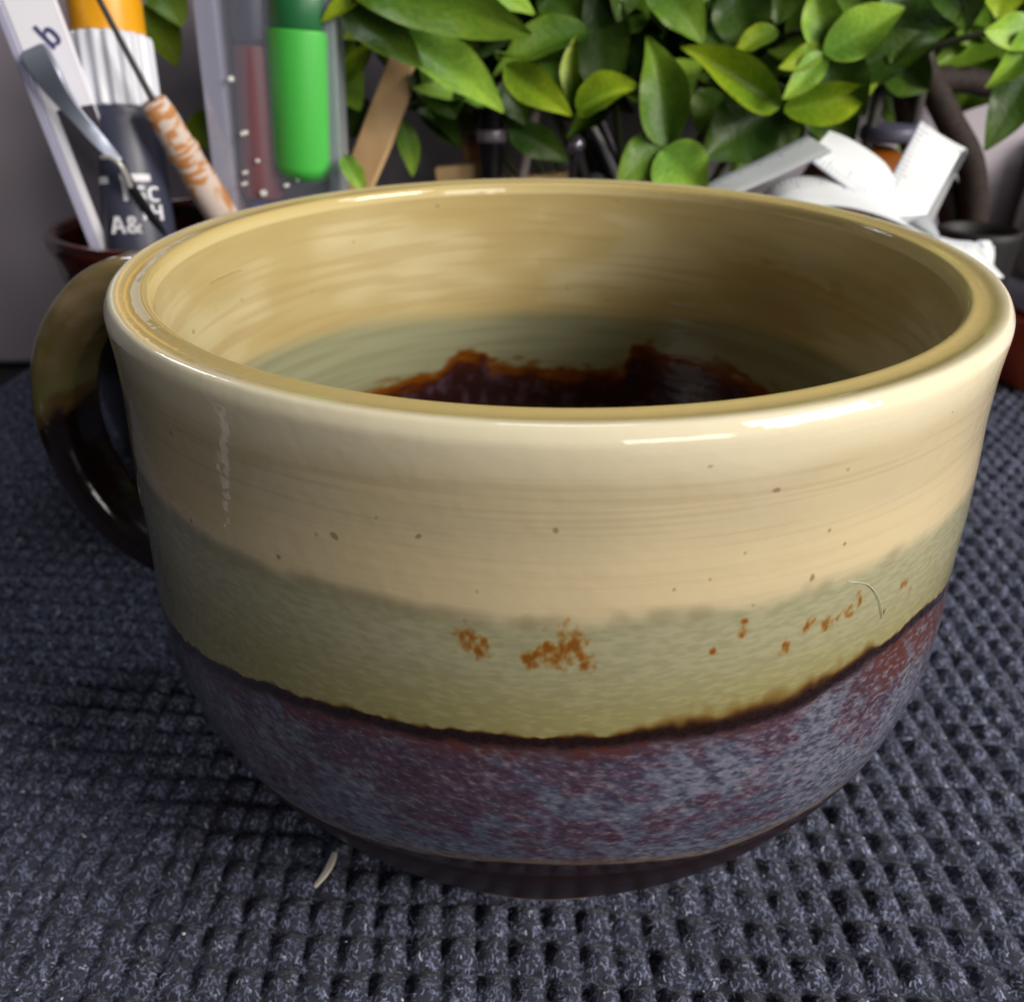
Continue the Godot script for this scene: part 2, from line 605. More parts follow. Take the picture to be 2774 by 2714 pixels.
		# left side, below the handle: brown shows through
		body = body.lerp(Color(0.20, 0.11, 0.10), smoothstep(-70.0, -95.0, az) * 0.85)
		c = c.lerp(body, smoothstep(0.0, -0.03, above))
		var fl := line(az, FOOT) + 0.03 * mid
		c = c.lerp(Color(0.45, 0.36, 0.26), smoothstep(0.13, 0.0, absf(h - fl)) * 0.6)
		c = c.lerp(Color(0.165, 0.09, 0.088).lerp(Color(0.12, 0.075, 0.085), clampf(m3 + 0.5, 0, 1)), smoothstep(0.0, -0.08, h - fl))
		c = c.lerp(Color(0.60, 0.54, 0.46), smoothstep(0.05, 0.03, h))
	return c


const DARK := [Vector2(-180, 4.84), Vector2(-175, 4.90), Vector2(-169, 4.95), Vector2(-167.5, 5.20), Vector2(-161, 5.20), Vector2(-157, 4.95), Vector2(-151, 4.86), Vector2(-142, 4.80), Vector2(-100, 4.6), Vector2(0, 4.7), Vector2(100, 5.1), Vector2(128, 5.25), Vector2(140, 5.38), Vector2(150, 5.34), Vector2(153, 5.50), Vector2(157.5, 5.42), Vector2(159.5, 4.92), Vector2(167, 4.86), Vector2(178, 4.80), Vector2(180, 4.84)]


func glaze_inside(az: float, h: float) -> Color:
	var rad := deg_to_rad(az)
	var p := Vector3(5.0 * sin(rad), h, 5.0 * cos(rad))
	var lo := n_low.get_noise_3d(p.x * 0.6, h * 1.4 + az * 0.006, p.z * 0.6)
	var mid := n_mid.get_noise_3dv(p)
	var streak := n_low.get_noise_3d(p.x * 0.5, h * 9.0, p.z * 0.5)
	var c := Color(0.765, 0.695, 0.50).lerp(Color(0.835, 0.78, 0.61), clampf(lo * 1.8 + 0.2, 0, 1) * 0.8)
	c = c.lerp(Color(0.725, 0.64, 0.43), clampf(-lo * 1.6 + 0.05, 0, 1) * 0.8)
	c = c.lerp(Color(0.70, 0.60, 0.40), clampf(streak * 1.2, 0, 0.35))
	c = c.lerp(Color(0.74, 0.665, 0.45), smoothstep(7.7, 8.2, h) * 0.5)
	var cg := 5.95 + 0.12 * lo + 0.22 * smoothstep(165.0, 130.0, absf(az))
	c = c.lerp(Color(0.60, 0.60, 0.48).lerp(Color(0.53, 0.53, 0.40), clampf(streak + 0.3, 0, 1)), smoothstep(cg + 0.22, cg - 0.18, h))
	var n1 := n_cell.get_noise_3d(p.x * 0.26, h * 0.75, p.z * 0.26)
	var dl := line(az, DARK) + 0.11 * n1 + 0.06 * mid
	var below := dl - h
	if below > -0.25:
		c = c.lerp(Color(0.46, 0.25, 0.06), smoothstep(-0.14, 0.08, below + n1 * 0.05))
		c = c.lerp(Color(0.30, 0.14, 0.07), smoothstep(0.10, 0.28, below + n1 * 0.12))
		c = c.lerp(Color(0.21, 0.11, 0.115).lerp(Color(0.36, 0.30, 0.36), clampf(mid * 1.2 + 0.1, 0, 0.7)), smoothstep(0.2, 0.42, below + mid * 0.12))
	var speck := n_cell.get_noise_3d(p.x * 0.6 + 5.0, p.y * 0.6, p.z * 0.6)
	if speck > 0.76 and h > 5.8:
		c = c.lerp(Color(0.45, 0.36, 0.2), clampf((speck - 0.76) * 8.0, 0, 0.7))
	return c


func painted(w: int, h: int, f: Callable) -> ImageTexture:
	var data := PackedByteArray()
	data.resize(w * h * 3)
	var k := 0
	for y in h:
		var v := (y + 0.5) / h
		for x in w:
			var c: Color = f.call((x + 0.5) / w, v)
			data[k] = clampi(int(c.r * 255.0), 0, 255)
			data[k + 1] = clampi(int(c.g * 255.0), 0, 255)
			data[k + 2] = clampi(int(c.b * 255.0), 0, 255)
			k += 3
	return ImageTexture.create_from_image(Image.create_from_data(w, h, false, Image.FORMAT_RGB8, data))


func glaze(t: Texture2D, skin: Texture2D, rough := 0.06) -> StandardMaterial3D:
	var m := mat(Color(0.97, 0.97, 0.97), rough)
	m.albedo_texture = t
	var g := Image.create(4, 512, false, Image.FORMAT_L8)
	for y in 512:
		var h := y / 512.0 * 9.3
		var s := rough + 0.12 * smoothstep(3.45, 3.25, h) + 0.05 * smoothstep(5.3, 5.1, h)
		for x in 4:
			g.set_pixel(x, y, Color(s, s, s))
	m.roughness = 1.0
	m.roughness_texture = ImageTexture.create_from_image(g)
	m.heightmap_enabled = true
	m.heightmap_texture = skin
	m.heightmap_scale = 0.013
	return m


func mug() -> void:
	var root := thing("stoneware_mug", "wide stoneware mug glazed cream, grey green and mottled purple with a loop handle", "mug")
	# outer wall: radius and height, then the rounded lip
	var outer := spline2(PackedVector2Array([Vector2(3.55, 0.0), Vector2(3.64, 0.015), Vector2(3.67, 0.08), Vector2(3.93, 0.50), Vector2(4.27, 1.03), Vector2(4.66, 1.55), Vector2(4.99, 2.06), Vector2(5.27, 2.58), Vector2(5.50, 3.10), Vector2(5.63, 3.6), Vector2(5.70, 4.13), Vector2(5.69, 4.65), Vector2(5.65, 5.16), Vector2(5.63, 5.7), Vector2(5.61, 6.20), Vector2(5.57, 6.7), Vector2(5.525, 7.20), Vector2(5.51, 7.55), Vector2(5.505, 7.80), Vector2(5.51, 8.02), Vector2(5.515, 8.14)]), 4)
	var lip := spline2(PackedVector2Array([Vector2(5.515, 8.14), Vector2(5.51, 8.24), Vector2(5.475, 8.32), Vector2(5.43, 8.37), Vector2(5.35, 8.372), Vector2(5.25, 8.345), Vector2(5.16, 8.345), Vector2(5.09, 8.355), Vector2(5.04, 8.34), Vector2(5.005, 8.28), Vector2(4.99, 8.18)]), 3)
	var vs := PackedFloat32Array()
	var prof := PackedVector2Array()
	for q in outer:
		prof.append(q)
		vs.append(q.y / 9.3)
	var run := 0.0
	for i in range(1, lip.size()):
		run += lip[i].distance_to(lip[i - 1])
		prof.append(lip[i])
		vs.append((8.16 + run) / 9.3)
	var inner := spline2(PackedVector2Array([Vector2(4.99, 8.18), Vector2(4.99, 7.6), Vector2(5.03, 6.9), Vector2(5.07, 6.0), Vector2(5.05, 5.1), Vector2(4.93, 4.2), Vector2(4.66, 3.3), Vector2(4.2, 2.5), Vector2(3.4, 1.75), Vector2(2.2, 1.35), Vector2(0.9, 1.22), Vector2(0.01, 1.2)]), 4)
	var iv := PackedFloat32Array()
	for q in inner:
		iv.append(q.y / 9.3)
	# skin of the glaze: throwing rings and orange peel
	var skin_im := Image.create(1024, 512, false, Image.FORMAT_L8)
	for y in 512:
		var h := (y + 0.5) / 512 * 9.3
		for x in 1024:
			var a := deg_to_rad((x + 0.5) / 1024 * 220.0 - 110.0)
			var p := Vector3(5.6 * sin(a), h, 5.6 * cos(a))
			var s := 0.5 + 0.10 * n_fine.get_noise_3d(p.x * 0.45, p.y * 0.6, p.z * 0.45) + 0.16 * n_low.get_noise_3d(p.x * 0.35, h * 5.0, p.z * 0.35) + 0.16 * n_mid.get_noise_3dv(p * 0.4)
			skin_im.set_pixel(x, y, Color(s, s, s))
	var skin := ImageTexture.create_from_image(skin_im)

	var front := painted(2048, 1024, func(u: float, v: float) -> Color: return glaze_outside(u * 220.0 - 110.0, v * 9.3))
	var back := painted(768, 512, func(u: float, v: float) -> Color: return glaze_outside(wrapf(110.0 + u * 140.0, -180.0, 180.0), v * 9.3))
	var inside := painted(2048, 512, func(u: float, v: float) -> Color: return glaze_inside(u * 360.0 - 180.0, v * 9.3))
	var am := ArrayMesh.new()
	var wob := 0.0022
	var cut := 0
	while prof[cut].y < 3.12:
		cut += 1
	var foot_prof := prof.slice(0, cut + 1)
	var foot_v := vs.slice(0, cut + 1)
	prof = prof.slice(cut)
	vs = vs.slice(cut)
	lathe(am, prof, vs, deg_to_rad(-110), deg_to_rad(110), 220, Vector3.ZERO, wob, 0.0029)
	lathe(am, prof, vs, deg_to_rad(110), deg_to_rad(250), 120, Vector3.ZERO, wob, 0.0029)
	lathe(am, inner, iv, -PI, PI, 240, Vector3.ZERO, wob, 0.0029)
	lathe(am, PackedVector2Array([Vector2(0.01, 0.25), Vector2(3.1, 0.22), Vector2(3.3, 0.02), Vector2(3.55, 0.0)]), PackedFloat32Array([0, 0, 0, 0]), -PI, PI, 90, Vector3.ZERO, wob, 0.0029)
	lathe(am, foot_prof, foot_v, deg_to_rad(-110), deg_to_rad(110), 160, Vector3.ZERO, wob, 0.0029)
	lathe(am, foot_prof, foot_v, deg_to_rad(110), deg_to_rad(250), 100, Vector3.ZERO, wob, 0.0029)
	var body := put("body", am, null, root)
	am.surface_set_material(0, glaze(front, skin))
	am.surface_set_material(1, glaze(back, skin))
	am.surface_set_material(2, glaze(inside, skin))
	am.surface_set_material(3, mat(Color(0.60, 0.54, 0.46), 0.8))
	for k in [0, 1]:
		var fm := glaze([front, back][k], skin, 0.16)
		fm.metallic_specular = 0.22
		am.surface_set_material(4 + k, fm)
	body.name = "body"

	var hair := put("white_hair", rod(spline(PackedVector3Array([Vector3(2.574, 6.589, 4.958), Vector3(2.809, 6.481, 4.843), Vector3(3.005, 6.266, 4.755), Vector3(3.144, 5.958, 4.681)]), 6), 0.0045, 0.004, 6), mat(Color(0.74, 0.73, 0.64), 0.5))
	tag(hair, "fine pale hair clinging in an arc to the mug's green band at right", "hair")

	# loop handle
	var dir := Vector3(-0.97, 0, -0.245).normalized()
	var path := PackedVector3Array()
	for q in [Vector2(5.15, 7.25), Vector2(5.9, 7.55), Vector2(6.7, 7.52), Vector2(7.5, 7.08), Vector2(8.22, 6.25), Vector2(8.55, 5.15), Vector2(8.46, 4.1), Vector2(7.98, 3.2), Vector2(7.15, 2.62), Vector2(6.3, 2.4), Vector2(5.5, 2.15), Vector2(4.75, 2.0)]:
		path.append(dir * q.x + Vector3(0, q.y, 0))
	path = spline(path, 7)
	var side := dir.cross(Vector3.UP)
	var sec := rounded(0.56, 0.35, 0.31, 6)
	var rows := []
	var uvs := []
	for i in path.size():
		var f := float(i) / (path.size() - 1)
		var grow := 1.0 + 0.32 * exp(-f * 14.0) + 0.28 * exp(-(1.0 - f) * 14.0)
		var d := (path[mini(i + 1, path.size() - 1)] - path[maxi(i - 1, 0)]).normalized()
		var y := d.cross(side).normalized()
		var r := PackedVector3Array()
		var u := PackedVector2Array()
		for j in sec.size() + 1:
			var s := sec[j % sec.size()] * grow
			var at := path[i] + Vector3(0, path[i].y * 0.0175, 0) + side * s.x + y * s.y * (1.0 + 0.12 * cos(s.x * 2.2))
			r.append(at)
			u.append(Vector2(0.30 + 0.4 * float(j) / sec.size(), at.y / 9.3))
		rows.append(r)
		uvs.append(u)
	var hm := ArrayMesh.new()
	sheet(hm, rows, uvs, true, true)
	var hand := painted(256, 512, func(u: float, v: float) -> Color: return glaze_handle(u, v * 9.3))
	put("handle", hm, glaze(hand, skin, 0.09), root)


func glaze_handle(u: float, h: float) -> Color:
	var p := Vector3(u * 8.0, h, 2.0)
	var lo := n_low.get_noise_3dv(p)
	var mid := n_mid.get_noise_3dv(p)
	var c := Color(0.74, 0.64, 0.47).lerp(Color(0.52, 0.45, 0.28), clampf(0.5 + lo * 1.4 + mid * 0.5, 0, 1))
	c = c.lerp(Color(0.47, 0.45, 0.27), smoothstep(6.9, 5.7, h))
	var gp := 5.25 + 0.22 * mid + 0.25 * sin(u * 19.0)
	c = c.lerp(Color(0.33, 0.20, 0.07), smoothstep(gp + 0.45, gp + 0.1, h) * 0.7)
	c = c.lerp(Color(0.11, 0.055, 0.04), smoothstep(gp + 0.15, gp - 0.1, h))
	c = c.lerp(Color(0.12, 0.06, 0.05).lerp(Color(0.085, 0.06, 0.07), clampf(0.5 + mid, 0, 1)), smoothstep(gp - 0.1, gp - 0.5, h))
	return c


# ---------------------------------------------------------------- pen cup and what stands in it

func lettering(words: String, size: float, at: Vector3, b: Basis, m: Material, parent: Node3D) -> void:
	var t := TextMesh.new()
	var f := SystemFont.new()
	f.font_names = PackedStringArray(["Droid Sans"])
	f.font_weight = 700
	t.font = f
	t.text = words
	t.font_size = 32
	t.pixel_size = size * CM / 24.0
	t.depth = 0.03 * CM
	var o := put("lettering", t, m, parent)
	o.transform = Transform3D(b, at * CM - parent.position)


func cup_and_tools() -> void:
	var red := mat(Color(0.34, 0.13, 0.09), 0.12)
	red.albedo_texture = noise_tex(0.03, 256, Color(0.42, 0.42, 0.5), Color(1, 1, 1), 8)
	var c := Vector3(-8.35, 0, -11.0)
	var cup := thing("pen_cup", "dark red-brown glazed cup holding pens and tools behind the mug's handle", "cup", c)
	put("cup_body", turned(PackedVector2Array([Vector2(0.01, 0.0), Vector2(2.9, 0.0), Vector2(3.15, 0.12), Vector2(3.45, 1.2), Vector2(3.74, 3.4), Vector2(3.80, 5.9), Vector2(3.6, 5.92)]), 90, c, 0.006), mat(Color(0.085, 0.05, 0.05), 0.2), cup)
	put("rim_band", turned(spline2(PackedVector2Array([Vector2(3.6, 5.85), Vector2(3.83, 5.86), Vector2(3.86, 6.3), Vector2(3.98, 6.62), Vector2(3.95, 6.82), Vector2(3.80, 6.88), Vector2(3.64, 6.78), Vector2(3.55, 6.3), Vector2(3.55, 3.6), Vector2(3.25, 1.2), Vector2(2.8, 0.5), Vector2(0.01, 0.45)]), 4), 90, c, 0.006), red, cup)

	# orange and white paint marker with a dark grey barrel
	var a := Vector3(-9.55, 1.0, -8.35)
	var b := Vector3(-9.84, 13.5, -11.0)
	var d := (b - a).normalized()
	var n := a.distance_to(b)
	var mk := thing("paint_marker", "fat paint marker with dark grey barrel, ribbed white collar and orange top", "marker", a)
	var t0 := (6.75 - 1.0) / d.y
	var t_cap := (9.47 - 1.0) / d.y
	var t_or := (11.02 - 1.0) / d.y
	var barrel := mat(Color(0.25, 0.26, 0.335), 0.38)
	put("barrel", spindle(a, b, PackedVector2Array([Vector2(0.02, 0), Vector2(0.76, 0.0), Vector2(0.84, 0.08), Vector2(0.84, t_cap - 0.25), Vector2(0.80, t_cap - 0.18), Vector2(0.80, t_cap + 0.02)]), 40), barrel, mk)
	var white := mat(Color(0.86, 0.87, 0.91), 0.4)
	put("ribbed_collar", spindle(a, b, PackedVector2Array([Vector2(0.5, t_cap), Vector2(0.88, t_cap), Vector2(0.93, t_cap + 0.06), Vector2(0.93, t_or - 0.12), Vector2(0.88, t_or - 0.04), Vector2(0.6, t_or)]), 180, 18, 0.085), white, mk)
	var orange := mat(Color(0.94, 0.66, 0.10), 0.35)
	put("orange_top", spindle(a, b, PackedVector2Array([Vector2(0.5, t_or - 0.03), Vector2(0.80, t_or), Vector2(0.80, n - 0.3), Vector2(0.7, n - 0.08), Vector2(0.02, n)]), 40), orange, mk)
	# white print on the barrel: frame bars and letters facing the camera
	var print_mat := mat(Color(0.9, 0.9, 0.93), 0.5)
	var x := (Vector3(1, 0, 0) - d * d.x).normalized()
	var z := x.cross(d).normalized()
	for q in [[-0.95, -0.22, 7.93, 0.075], [0.12, 0.92, 7.98, 0.075], [-0.97, -0.86, 7.55, 0.32], [0.14, 0.26, 7.70, 0.22]]:
		var rows := []
		var uvs := []
		for j in 2:
			var r := PackedVector3Array()
			var u := PackedVector2Array()
			for i in 9:
				var ang := lerpf(q[0], q[1], i / 8.0)
				var along: float = (q[2] + (-q[3] if j == 0 else q[3]) - 1.0) / d.y
				r.append(a + d * along + (x * sin(ang) + z * cos(ang)) * 0.846)
				u.append(Vector2(i / 8.0, j))
			rows.append(r)
			uvs.append(u)
		var am := ArrayMesh.new()
		sheet(am, rows, uvs)
		put("printed_bar", am, print_mat, mk)
	for q in [["A&", 0.40, 0.10, 6.95], ["SC", 0.36, 0.78, 7.62], ["TH", 0.36, 0.80, 7.22]]:
		var ang: float = q[2]
		var zz := (x * sin(ang) + z * cos(ang)).normalized()
		lettering(q[0], q[1], a + d * ((q[3] - 1.0) / d.y) + zz * 0.84, Basis(d.cross(zz).normalized(), d, zz), print_mat, mk)

	# flat white ruler stick at the left
	a = Vector3(-9.05, 0.7, -9.2)
	b = Vector3(-11.1, 13.6, -9.25)
	d = (b - a).normalized()
	var st := thing("white_ruler", "flat white plastic ruler leaning at the left of the paint marker", "ruler", a)
	z = (Vector3(0.30, 0, 1) - d * d.dot(Vector3(0.30, 0, 1))).normalized()
	x = d.cross(z).normalized()
	var bas := Basis(x, d, z)
	put("stick", block((a + b) / 2, Vector3(0.52, a.distance_to(b) / 2, 0.11), bas, 0.04), mat(Color(0.93, 0.93, 0.97), 0.3), st)
	put("clear_edge", block((a + b) / 2 - x * 0.63 + z * 0.02, Vector3(0.105, a.distance_to(b) / 2 - 0.05, 0.10), bas, 0.04), mat(Color(0.66, 0.66, 0.76), 0.2), st)
	put("dark_label", block(a + d * 5.1 + z * 0.115 + x * 0.10, Vector3(0.40, 3.9, 0.012), bas, 0.005), mat(Color(0.19, 0.17, 0.22), 0.4), st)
	lettering("b", 0.5, a + d * 10.4 + z * 0.11 + x * 0.12, bas.rotated(z, 0.5), mat(Color(0.25, 0.25, 0.45), 0.5), st)

	# twisted grey blade tool
	var steel := mat(Color(0.58, 0.61, 0.68), 0.32, 0.4)
	var bl := thing("wax_carver", "grey steel carving tool with a twisted flame-shaped blade before the marker", "tool", Vector3(-8.6, 0.8, -11.0))
	var pts := spline(PackedVector3Array([Vector3(-10.72, 10.78, -8.7), Vector3(-10.51, 10.27, -8.7), Vector3(-10.24, 9.70, -8.7), Vector3(-9.95, 9.24, -8.7), Vector3(-9.66, 8.83, -8.7), Vector3(-9.40, 8.52, -8.7)]), 6)
	var am := ArrayMesh.new()
	var rows := []
	var uvs := []
	for i in pts.size():
		var f := float(i) / (pts.size() - 1)
		var dd := (pts[mini(i + 1, pts.size() - 1)] - pts[maxi(i - 1, 0)]).normalized()
		var w := (0.30 + 0.06 * sin(f * 9.0)) * clampf(1.25 - f, 0.22, 1.0)
		var sx := dd.cross(Vector3(0.2, 0.1, 1).rotated(dd, 0.55 * sin(f * 5.5))).normalized()
		var sy := sx.cross(dd)
		var r := PackedVector3Array()
		var u := PackedVector2Array()
		var sec := rounded(1.0, 0.22, 0.2, 3)
		for j in sec.size() + 1:
			var s := sec[j % sec.size()] * (w if i > 0 and i < pts.size() - 1 else w * 0.75)
			r.append(pts[i] + sx * s.x + sy * (s.y + 0.10 * absf(s.x)))
			u.append(Vector2(f, float(j) / sec.size()))
		if i == 0:
			rows.append(shrunk(r, pts[0], 0.05))
			uvs.append(u)
		rows.append(r)
		uvs.append(u)
	sheet(am, rows, uvs, true, true)
	put("blade", am, steel, bl)
	put("hook", rod(spline(PackedVector3Array([Vector3(-9.75, 8.63, -8.62), Vector3(-9.53, 8.62, -8.6), Vector3(-9.37, 8.5, -8.6), Vector3(-9.31, 8.28, -8.65), Vector3(-9.31, 8.0, -8.75)]), 5), 0.05, 0.085), mat(Color(0.72, 0.71, 0.70), 0.3, 0.3), bl)
	put("shaft", rod(PackedVector3Array([Vector3(-9.42, 8.53, -8.72), Vector3(-9.28, 7.9, -8.85), Vector3(-9.05, 7.0, -9.2), Vector3(-8.6, 4.2, -10.3), Vector3(-8.3, 0.75, -11.2)]), 0.10, 0.14), mat(Color(0.07, 0.07, 0.09), 0.35), bl)

	# needle tool with a plaster-spattered wooden handle
	a = Vector3(-5.95, 0.75, -12.6)
	b = Vector3(-8.50, 9.73, -9.05)
	d = (b - a).normalized()
	var nt := thing("needle_tool", "needle tool with a wooden handle crusted in white plaster leaning left", "tool", a)
	var worn := mat(Color.WHITE, 0.75)
	var im := Image.create(128, 256, false, Image.FORMAT_RGB8)
	for y in 256:
		for xx in 128:
			var an := TAU * xx / 128.0
			var q := Vector3(cos(an) * 0.3, y * 0.036, sin(an) * 0.3)
			var s := n_mid.get_noise_3dv(q * 0.9) + 0.35 * n_cell.get_noise_3dv(q * 0.8)
			im.set_pixel(xx, y, Color(0.76, 0.52, 0.31).lerp(Color(0.84, 0.77, 0.73), smoothstep(-0.22, 0.12, s)))
	worn.albedo_texture = ImageTexture.create_from_image(im)
	n = a.distance_to(b)
	put("wooden_handle", spindle(a, b, PackedVector2Array([Vector2(0.02, 0), Vector2(0.30, 0.02), Vector2(0.36, 0.2), Vector2(0.40, n * 0.55), Vector2(0.40, n * 0.80), Vector2(0.365, n * 0.845), Vector2(0.36, n * 0.86), Vector2(0.40, n * 0.885), Vector2(0.345, n * 0.90), Vector2(0.335, n * 0.97), Vector2(0.29, n), Vector2(0.02, n + 0.02)]), 30), worn, nt)
	put("needle", rod(PackedVector3Array([b - d * 0.1, b + Vector3(-0.31, 0.85, 0.03), b + Vector3(-0.75, 2.0, 0.0), b + Vector3(-1.2, 3.2, -0.05)]), 0.075, 0.055), mat(Color(0.13, 0.115, 0.13), 0.4, 0.3), nt)

	# clear plastic pen case
	clear_case()

	# tan wooden spatula leaning out to the right
	a = Vector3(-8.3, 0.6, -12.4)
	b = Vector3(-3.05, 10.75, -12.0)
	d = (b - a).normalized()
	var sp := thing("wooden_spatula", "tan wooden modelling stick with a slanted tip leaning right under the leaves", "spatula", a)
	z = (Vector3(-0.25, 0.1, 1) - d * d.dot(Vector3(-0.25, 0.1, 1))).normalized()
	x = d.cross(z).normalized()
	am = ArrayMesh.new()
	rows = []
	uvs = []
	n = a.distance_to(b)
	for q in [[0.0, 0.02], [0.0, 0.9], [0.1, 1.0], [n * 0.6, 1.05], [n * 0.8, 1.15], [n - 0.9, 1.1], [n - 0.3, 0.85], [n - 0.02, 0.45], [n, 0.02]]:
		var r := PackedVector3Array()
		var u := PackedVector2Array()
		var sec := rounded(0.40, 0.10, 0.08, 3)
		for j in sec.size() + 1:
			var s := sec[j % sec.size()] * float(q[1])
			r.append(a + d * float(q[0]) + x * (s.x - (0.35 * (1.0 - float(q[1])) if q[0] > 3.0 else 0.0)) + z * s.y)
			u.append(Vector2(float(j) / sec.size(), float(q[0]) * 0.1))
		rows.append(r)
		uvs.append(u)
	sheet(am, rows, uvs, true, true)
	var tan := mat(Color(0.92, 0.76, 0.56), 0.6)
	tan.albedo_texture = noise_tex(0.03, 128, Color(0.88, 0.86, 0.84), Color(1, 1, 1), 12)
	put("stick", am, tan, sp)


func clear_case() -> void:
	# a tapering clear box standing in the cup, frosted along its sides, with pens inside
	var base := Vector3(-6.75, 0.62, -11.0)
	var top := Vector3(-6.02, 13.6, -11.0)
	var cs := thing("clear_pen_case", "clear plastic case holding a green and a maroon pen, flecked with white drops", "pen case", base)
	var d := (top - base).normalized()
	var x := d.cross(Vector3(0, 0, 1)).normalized()
	var bas := Basis(x, d, x.cross(d))
	var half := base.distance_to(top) / 2
	var mid := (base + top) / 2
	var frost := clear(Color(0.66, 0.67, 0.76), 0.78, 0.35)
	put("side_wall", block(mid - x * 1.36, Vector3(0.27, half, 0.55), bas, 0.08), frost, cs)
	put("side_wall", block(mid + x * 1.42, Vector3(0.17, half, 0.55), bas, 0.08), clear(Color(0.60, 0.64, 0.67), 0.72, 0.35), cs)
	put("front_pane", block(mid + bas.z * 0.60, Vector3(1.57, half, 0.035), bas, 0.02), clear(Color(0.80, 0.82, 0.90), 0.09, 0.06), cs)
	put("back_pane", block(mid - bas.z * 0.60, Vector3(1.57, half, 0.035), bas, 0.02), clear(Color(0.30, 0.27, 0.34), 0.80, 0.3), cs)
	put("bottom", block(base + d * 0.04, Vector3(1.5, 0.06, 0.55), bas, 0.02), frost, cs)
	var white := mat(Color(0.93, 0.93, 0.92), 0.35)
	for q in [[0.0, 10.13, -7.10, 0.07, 0.06], [0.0, 8.97, -6.98, 0.10, 0.05], [0.0, 8.08, -7.10, 0.08, 0.04], [0.0, 7.82, -7.16, 0.09, 0.04], [0.0, 7.60, -6.72, 0.08, 0.07], [0.0, 10.69, -5.32, 0.075, 0.06], [0.0, 9.78, -5.62, 0.05, 0.04], [0.0, 7.78, -6.12, 0.075, 0.045], [0.0, 7.93, -5.82, 0.06, 0.05], [0.0, 8.1, -5.35, 0.06, 0.03], [0.0, 8.35, -6.75, 0.06, 0.04], [0.0, 8.5, -5.5, 0.05, 0.03]]:
		put("white_drop", block(Vector3(q[2], q[1], -10.34), Vector3(q[3], q[4], 0.035), Basis(Vector3(0, 0, 1), q[3] * 3.0), 0.03), white, cs)
	# pens are held inside the case but are things of their own
	var g0 := Vector3(-5.72, 7.70, -10.95)
	var g1 := Vector3(-5.33, 12.6, -10.95)
	var gp := thing("green_pen", "bright green pen with a rounded end inside the clear case", "pen", g0)
	var gl := g0.distance_to(g1)
	put("barrel", spindle(g0, g1, PackedVector2Array([Vector2(0.02, 0), Vector2(0.38, 0.06), Vector2(0.70, 0.25), Vector2(0.84, 0.5), Vector2(0.86, 3.40), Vector2(0.78, 3.46)]), 36), mat(Color(0.30, 0.76, 0.30), 0.4), gp)
	put("cap", spindle(g0, g1, PackedVector2Array([Vector2(0.5, 3.42), Vector2(0.82, 3.46), Vector2(0.82, gl - 0.2), Vector2(0.02, gl)]), 36), mat(Color(0.14, 0.42, 0.24), 0.4), gp)
	var m0 := Vector3(-6.88, 7.4, -10.9)
	var m1 := Vector3(-6.42, 12.8, -10.95)
	var mp := thing("maroon_pen", "maroon pen with a slate cap standing left in the clear case", "pen", m0)
	var ml := m0.distance_to(m1)
	put("barrel", spindle(m0, m1, PackedVector2Array([Vector2(0.02, 0), Vector2(0.44, 0.02), Vector2(0.50, 0.1), Vector2(0.50, 3.4), Vector2(0.3, 3.45)]), 32), mat(Color(0.47, 0.20, 0.21), 0.45), mp)
	put("cap", spindle(m0, m1, PackedVector2Array([Vector2(0.3, 3.40), Vector2(0.44, 3.44), Vector2(0.50, 3.6), Vector2(0.50, ml - 0.1), Vector2(0.02, ml)]), 32), mat(Color(0.20, 0.21, 0.30), 0.45), mp)
	var e := thing("blue_eraser", "small bright blue block at the bottom of the clear case", "eraser", Vector3(-6.4, 0.72, -10.95))
	put("block", block(Vector3(-6.42, 4.0, -10.95), Vector3(0.92, 3.3, 0.40), bas, 0.08), mat(Color(0.12, 0.16, 0.62), 0.4), e)


# ---------------------------------------------------------------- plant

